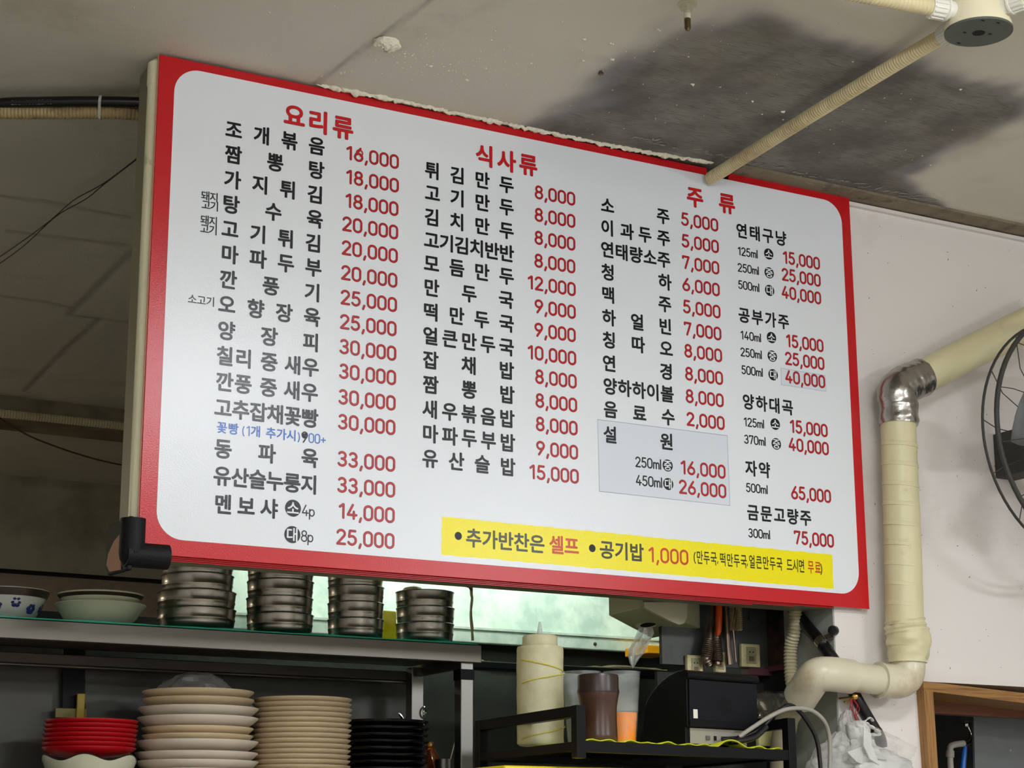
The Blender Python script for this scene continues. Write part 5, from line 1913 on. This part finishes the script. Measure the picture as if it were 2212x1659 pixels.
def bagmesh(rows, Y, depth, seed, name, m_, lab, seg=44, amp=.010, parent=None):
    """rows: (centre x px, y px, width px); a crumpled closed sack"""
    mb = MB()
    for j, (x_, y_, w_) in enumerate(rows):
        c0_ = U(x_, y_, Y)
        hw = .5 * pxm(x_, y_, Y, w_)
        for i in range(seg):
            a_ = 2 * math.pi * i / seg
            dv = Vector((math.cos(a_) * hw, math.sin(a_) * min(depth, hw), 0))
            n_v = noise.noise((math.cos(a_) * 2.5 + seed, math.sin(a_) * 2.5, j * .35))
            n_w = abs(noise.noise((math.cos(a_) * 3.4 + seed, math.sin(a_) * 3.4, j * .3)))
            k = 1 + (.22 * n_v - .22 * n_w)
            mb.v.append(c0_ + dv * k + Vector((0, 0, amp * .5 * noise.noise((a_ * 2, seed, j * .7)))))
    n = len(rows)
    for j in range(n - 1):
        for i in range(seg):
            a_ = j * seg + i
            b3 = j * seg + (i + 1) % seg
            mb.f.append((a_, b3, b3 + seg, a_ + seg))
    mb.f.append(tuple(range(seg)))
    mb.f.append(tuple((n - 1) * seg + i for i in range(seg)))
    return mb.build(name, m_, parent, angle=50)


def dense(rows, k=4):
    out = []
    for a_, b3 in zip(rows[:-1], rows[1:]):
        for i in range(k):
            f_ = i / k
            f_ = f_
            out.append(tuple(a_[q] + (b3[q] - a_[q]) * f_ for q in range(3)))
    return out + [rows[-1]]


o = bagmesh(dense([(1812, 1581, 12), (1812, 1588, 26), (1808, 1603, 44), (1800, 1620, 62), (1795, 1640, 82), (1792, 1662, 98), (1792, 1690, 100)]), -.05, .035, 3, 'silvery_bag', m_silverbag, '')
tag(o, 'shiny silvery clear plastic bag hanging lowest beside the cables', 'bag')
wbg = thing('white_bag', 'knotted white carrier bag bulging with folded bags on the brass hook', 'bag', U(1870, 1640, -.06))
bagmesh(dense([(1853, 1558, 22), (1851, 1563, 36), (1853, 1575, 40), (1856, 1595, 42), (1862, 1612, 50), (1876, 1628, 96), (1890, 1642, 134), (1898, 1658, 150), (1902, 1690, 158)]), -.06, .045, 11, 'sack', m_bag, '', parent=wbg)
# knot ears and folded panel
mb = MB()
for (pts, w_) in [([(1868, 1560), (1876, 1566), (1888, 1574), (1899, 1582), (1896, 1588), (1882, 1586)], .010), ([(1862, 1562), (1872, 1555), (1880, 1550), (1886, 1558)], .006)]:
    pp = smoothpath([U(x_, y_, -.075) for x_, y_ in pts], 6)
    mb.tube(pp, [w_ * (.35 + .4 * abs(math.sin(i * .5))) for i in range(len(pp))], 10, flat=.4)
mb.build('knot', m_bag, wbg, angle=60)
fl = MB()
fp = [(1830, 1624), (1864, 1612), (1875, 1632), (1900, 1655), (1890, 1662), (1850, 1645)]
fl.prism([U(x_, y_, -.112 + .0006 * (x_ - 1830)) for x_, y_ in fp], (0, .003, 0))
fl.build('folded_flap', m_bag, wbg, smooth=False)
fl = MB().prism([U(x_, y_, -.105) for x_, y_ in [(1866, 1570), (1882, 1585), (1884, 1610), (1896, 1640), (1902, 1655), (1880, 1640), (1866, 1610)]], (0, .004, 0))
fl.build('twisted_neck', m_bag, wbg, smooth=False, bevel=.0015)
# large clear sheet bag to the right
cm = MB()
corners = [(1890, 1570), (1982, 1614), (1970, 1640), (1868, 1628)]
pa_, pb2, pc2, pd2 = [U(x_, y_, -.09) for x_, y_ in corners]
for j in range(11):
    for i in range(15):
        q_ = pa_.lerp(pb2, i / 14).lerp(pd2.lerp(pc2, i / 14), j / 10)
        q_.y += .008 * noise.noise((i * .35, j * .4, 2))
        cm.v.append(q_)
for j in range(10):
    for i in range(14):
        a_ = j * 15 + i
        cm.f.append((a_, a_ + 1, a_ + 16, a_ + 15))
o = cm.build('clear_bag', m_clearbag, angle=80)
md = o.modifiers.new('t', 'SOLIDIFY')
md.thickness = .0006
tag(o, 'flat clear plastic bag sticking out behind the white bag', 'bag')
o = bagmesh(dense([(1832, 1533, 8), (1828, 1545, 20), (1824, 1560, 24), (1822, 1580, 20), (1818, 1600, 14)]), -.035, .012, 23, 'clear_wrapper', m_silverbag, '')
tag(o, 'narrow clear wrapper hanging from the red strings', 'wrapper')

# ================================================================ hatch at lower right
fr = thing('hatch_frame', 'brown stained wooden frame of the hatch in the white wall', 'frame', (DX0, .02, DZ1))
tx = U(1993, 1472, .0)
yy0, yy1 = -.004, .145
q1, q2, q3, q4 = U(1993, 1471, yy0), U(2212, 1497, yy0), U(2212, 1519, yy0), U(1996, 1492, yy0)
sl_ = (q2 - q1)
far = q1 + sl_ * 4
far2 = q4 + (q3 - q4) * 4
MB().hexa([q4, far2, far2 + Vector((0, yy1 - yy0, 0)), q4 + Vector((0, yy1 - yy0, 0))], [q1, far, far + Vector((0, yy1 - yy0, 0)), q1 + Vector((0, yy1 - yy0, 0))]).build('top_rail', m_woodh, fr, smooth=False, bevel=.001)
j1, j2, j3, j4 = U(1996, 1491, yy0), U(2016, 1493, yy0), U(2027, 1659, yy0), U(2008, 1659, yy0)
dn2 = lambda a_, b3: b3 + (b3 - a_) * 1.5
MB().hexa([dn2(j1, j4), dn2(j2, j3), dn2(j2, j3) + Vector((0, .149, 0)), dn2(j1, j4) + Vector((0, .149, 0))], [j1, j2, j2 + Vector((0, .149, 0)), j1 + Vector((0, .149, 0))]).build('left_jamb', m_wood, fr, smooth=False, bevel=.001)
# inner darker board
YI = .11
i1, i2, i3, i4 = U(2018, 1513, YI), U(2300, 1528, YI), U(2300, 1556, YI), U(2018, 1541, YI)
MB().hexa([i4, i3, i3 + Vector((0, .03, 0)), i4 + Vector((0, .03, 0))], [i1, i2, i2 + Vector((0, .03, 0)), i1 + Vector((0, .03, 0))]).build('inner_board', m_woodd, fr, smooth=False, bevel=.001, label='darker reddish inner board')
gp = [U(2103, 1545, .2), U(2330, 1560, .2), U(2330, 1850, .2), U(2112, 1850, .2)]
tag(MB().prism(gp, (0, .006, 0)).build('grey_sheet', mat('speckled_grey_sheet', (104, 108, 108), rough=.45, metal=.3, var=.2, vs_=30, dirt=(150, 154, 154), dirt_s=40, dirt_lo=.64, dirt_hi=.72), smooth=False), 'speckled grey metal sheet leaning inside the hatch', 'panel')
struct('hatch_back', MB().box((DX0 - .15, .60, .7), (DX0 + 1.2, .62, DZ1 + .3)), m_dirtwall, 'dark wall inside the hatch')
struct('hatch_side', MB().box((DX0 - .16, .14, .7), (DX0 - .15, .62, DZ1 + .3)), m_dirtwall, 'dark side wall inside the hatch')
YV = .22
tag(MB().tube([U(2085, 1612, YV), U(2083, 1625, YV), U(2078, 1690, YV)], [.0045, .0063, .0066], 16).build('blue_pipe', m_blueh), 'bright blue sleeved pipe inside the hatch', 'pipe')
wp = thing('white_pipe_elbow', 'grey-white plastic pipe elbow beside the blue pipe', 'pipe', U(2052, 1640, YV))
MB().tube(smoothpath([U(2082, 1606, YV), U(2065, 1608, YV), U(2054, 1612, YV), U(2052, 1622, YV), U(2052, 1630, YV)], 6), .0072, 16).build('elbow', m_grey, wp)
MB().tube([U(2052, 1622, YV), U(2052, 1636, YV)], .0098, 16).build('collar', m_grey, wp)
MB().tube([U(2052, 1634, YV), U(2056, 1700, YV)], .0070, 16).build('riser', m_grey, wp)
vl = thing('tap_valve', 'chrome tap valve glinting above the blue pipe', 'valve', U(2095, 1590, YV))
MB().lathe(U(2088, 1564, YV), [(.001, -.008), (.006, -.006), (.0085, 0), (.006, .006), (.001, .008)], 18, axis=(1, -.4, .2)).build('knob', m_chrome, vl)
MB().tube([U(2089, 1566, YV), U(2097, 1580, YV), U(2099, 1590, YV), U(2094, 1604, YV), U(2084, 1608, YV)], [.004, .005, .006, .005, .006], 12).build('body', m_chrome, vl)

# ================================================================ wall fan at the frame's edge
YFn = -.24
fc_ = U(2357, 941, YFn)
wf = thing('wall_fan', 'round dusty black wall fan at the edge beside the sloping pipe', 'fan', fc_)
RF = .5 * (U(2357, 680, YFn) - U(2357, 1202, YFn)).length


def ringm(c, R, r, n=72):
    pth = [c + Vector((R * math.cos(2 * math.pi * k / n), 0, R * math.sin(2 * math.pi * k / n))) for k in range(n + 1)]
    return MB().tube(pth, r, 10, caps=False)


ringm(fc_, RF, .0055).build('outer_ring', m_fan, wf, angle=70)
ringm(fc_ + Vector((0, .05, 0)), RF * .97, .003).build('rear_ring', m_fan, wf, angle=70)
g = MB()
for k in range(14):
    a_ = 2 * math.pi * (k + .35) / 14
    d_ = Vector((math.cos(a_), 0, math.sin(a_)))
    g.tube([fc_ + d_ * .05 + Vector((0, -.055, 0)), fc_ + d_ * RF * .6 + Vector((0, -.045, 0)), fc_ + d_ * RF * .92 + Vector((0, -.02, 0)), fc_ + d_ * RF], .0011, 5)
g.build('front_wires', m_fan, wf, kind='stuff')
g = MB()
for k in range(14):
    a_ = 2 * math.pi * (k + .85) / 14
    d_ = Vector((math.cos(a_), 0, math.sin(a_)))
    g.tube([fc_ + d_ * .05 + Vector((0, .09, 0)), fc_ + d_ * RF * .7 + Vector((0, .085, 0)), fc_ + d_ * RF * .97 + Vector((0, .05, 0))], .0011, 5)
g.build('rear_wires', m_fan, wf, kind='stuff')
MB().lathe(fc_ + Vector((0, -.06, 0)), [(.05, 0), (.052, .006), (.04, .012)], 30, axis=(0, 1, 0)).build('badge_plate', m_fan, wf)
MB().lathe(fc_ + Vector((0, .0, 0)), [(.03, -.03), (.036, 0), (.036, .03), (.05, .06), (.06, .10), (.05, .16)], 30, axis=(0, 1, 0)).build('motor', m_fan, wf)
for k in range(5):
    a0 = 2 * math.pi * k / 5 + .5
    mb = MB()
    for j in range(8):
        f_ = j / 7
        r_ = .035 + (RF * .74 - .035) * f_
        wdt_ = .35 + .35 * math.sin(f_ * 2.4)
        for i in range(5):
            an = a0 + (i / 4 - .5) * wdt_ * (1.2 - .3 * f_)
            mb.v.append(fc_ + Vector((r_ * math.cos(an), .02 + (i / 4 - .5) * .035, r_ * math.sin(an))))
    for j in range(7):
        for i in range(4):
            q_ = j * 5 + i
            mb.f.append((q_, q_ + 1, q_ + 6, q_ + 5))
    o = mb.build('blade', m_blade, wf, angle=80)
    md = o.modifiers.new('t', 'SOLIDIFY')
    md.thickness = .0015
MB().box((fc_.x - .03, fc_.y + .15, fc_.z - .05), (fc_.x + .03, .02, fc_.z + .05)).build('wall_bracket', m_fan, wf, bevel=.003, smooth=False)

# ================================================================ dining room lamps, the last two added as fill
def panel(x, y, w_, d_, m_, lab, drop=.30, hgt_=.05):
    """rectangular lamp hung on two rods"""
    l_ = thing('hanging_lamp', lab, 'lamp', (x, y, ZC - drop), 'white lamps hung over the dining tables')
    MB().box((x - w_ / 2, y - d_ / 2, ZC - drop), (x + w_ / 2, y + d_ / 2, ZC - drop + .012)).build('case', m_lampcase, l_, smooth=False)
    MB().box((x - w_ / 2 + .01, y - d_ / 2 + .01, ZC - drop - hgt_), (x + w_ / 2 - .01, y + d_ / 2 - .01, ZC - drop)).build('diffuser', m_, l_, smooth=False)
    for k in (-1, 1):
        MB().tube([(x + k * w_ * .35, y, ZC - drop + .01), (x + k * w_ * .35, y, ZC - .001)], .005, 8).build('rod', m_lampcase, l_)


panel(.70, -1.78, .50, .26, m_lampA, 'white rectangular hanging lamp nearest the menu board', drop=.12)
panel(2.35, -3.1, .62, .34, m_lampB, 'white rectangular hanging lamp toward the end wall')
panel(-1.9, -3.6, .62, .34, m_lampB, 'added white rectangular fill lamp behind the diner')  # unseen fill lamp, added to brighten the room
panel(.4, -4.6, .62, .34, m_lampB, 'added white rectangular fill lamp farthest from the kitchen')  # second added fill lamp, out of view

kl = thing('kitchen_fill_lamp', 'unseen round fill lamp added in the kitchen beyond the shelf', 'lamp', (-1.6, 2.9, 2.0))  # added out of view to lift the dark far wall
MB().lathe((-1.6, 2.9, 1.98), [(.04, -.04), (.08, -.02), (.09, .02), (.05, .05)], 24).build('globe', mat('kitchen_fill_globe', (255, 250, 230), emit=((255, 246, 220), FILL_K)), kl)
MB().tube([(-1.6, 2.9, 2.03), (-1.6, 2.9, ZC - .001)], .006, 8).build('stem', m_lampcase, kl)

for o in bpy.data.objects:
    if '_org' in o.keys():
        del o['_org']
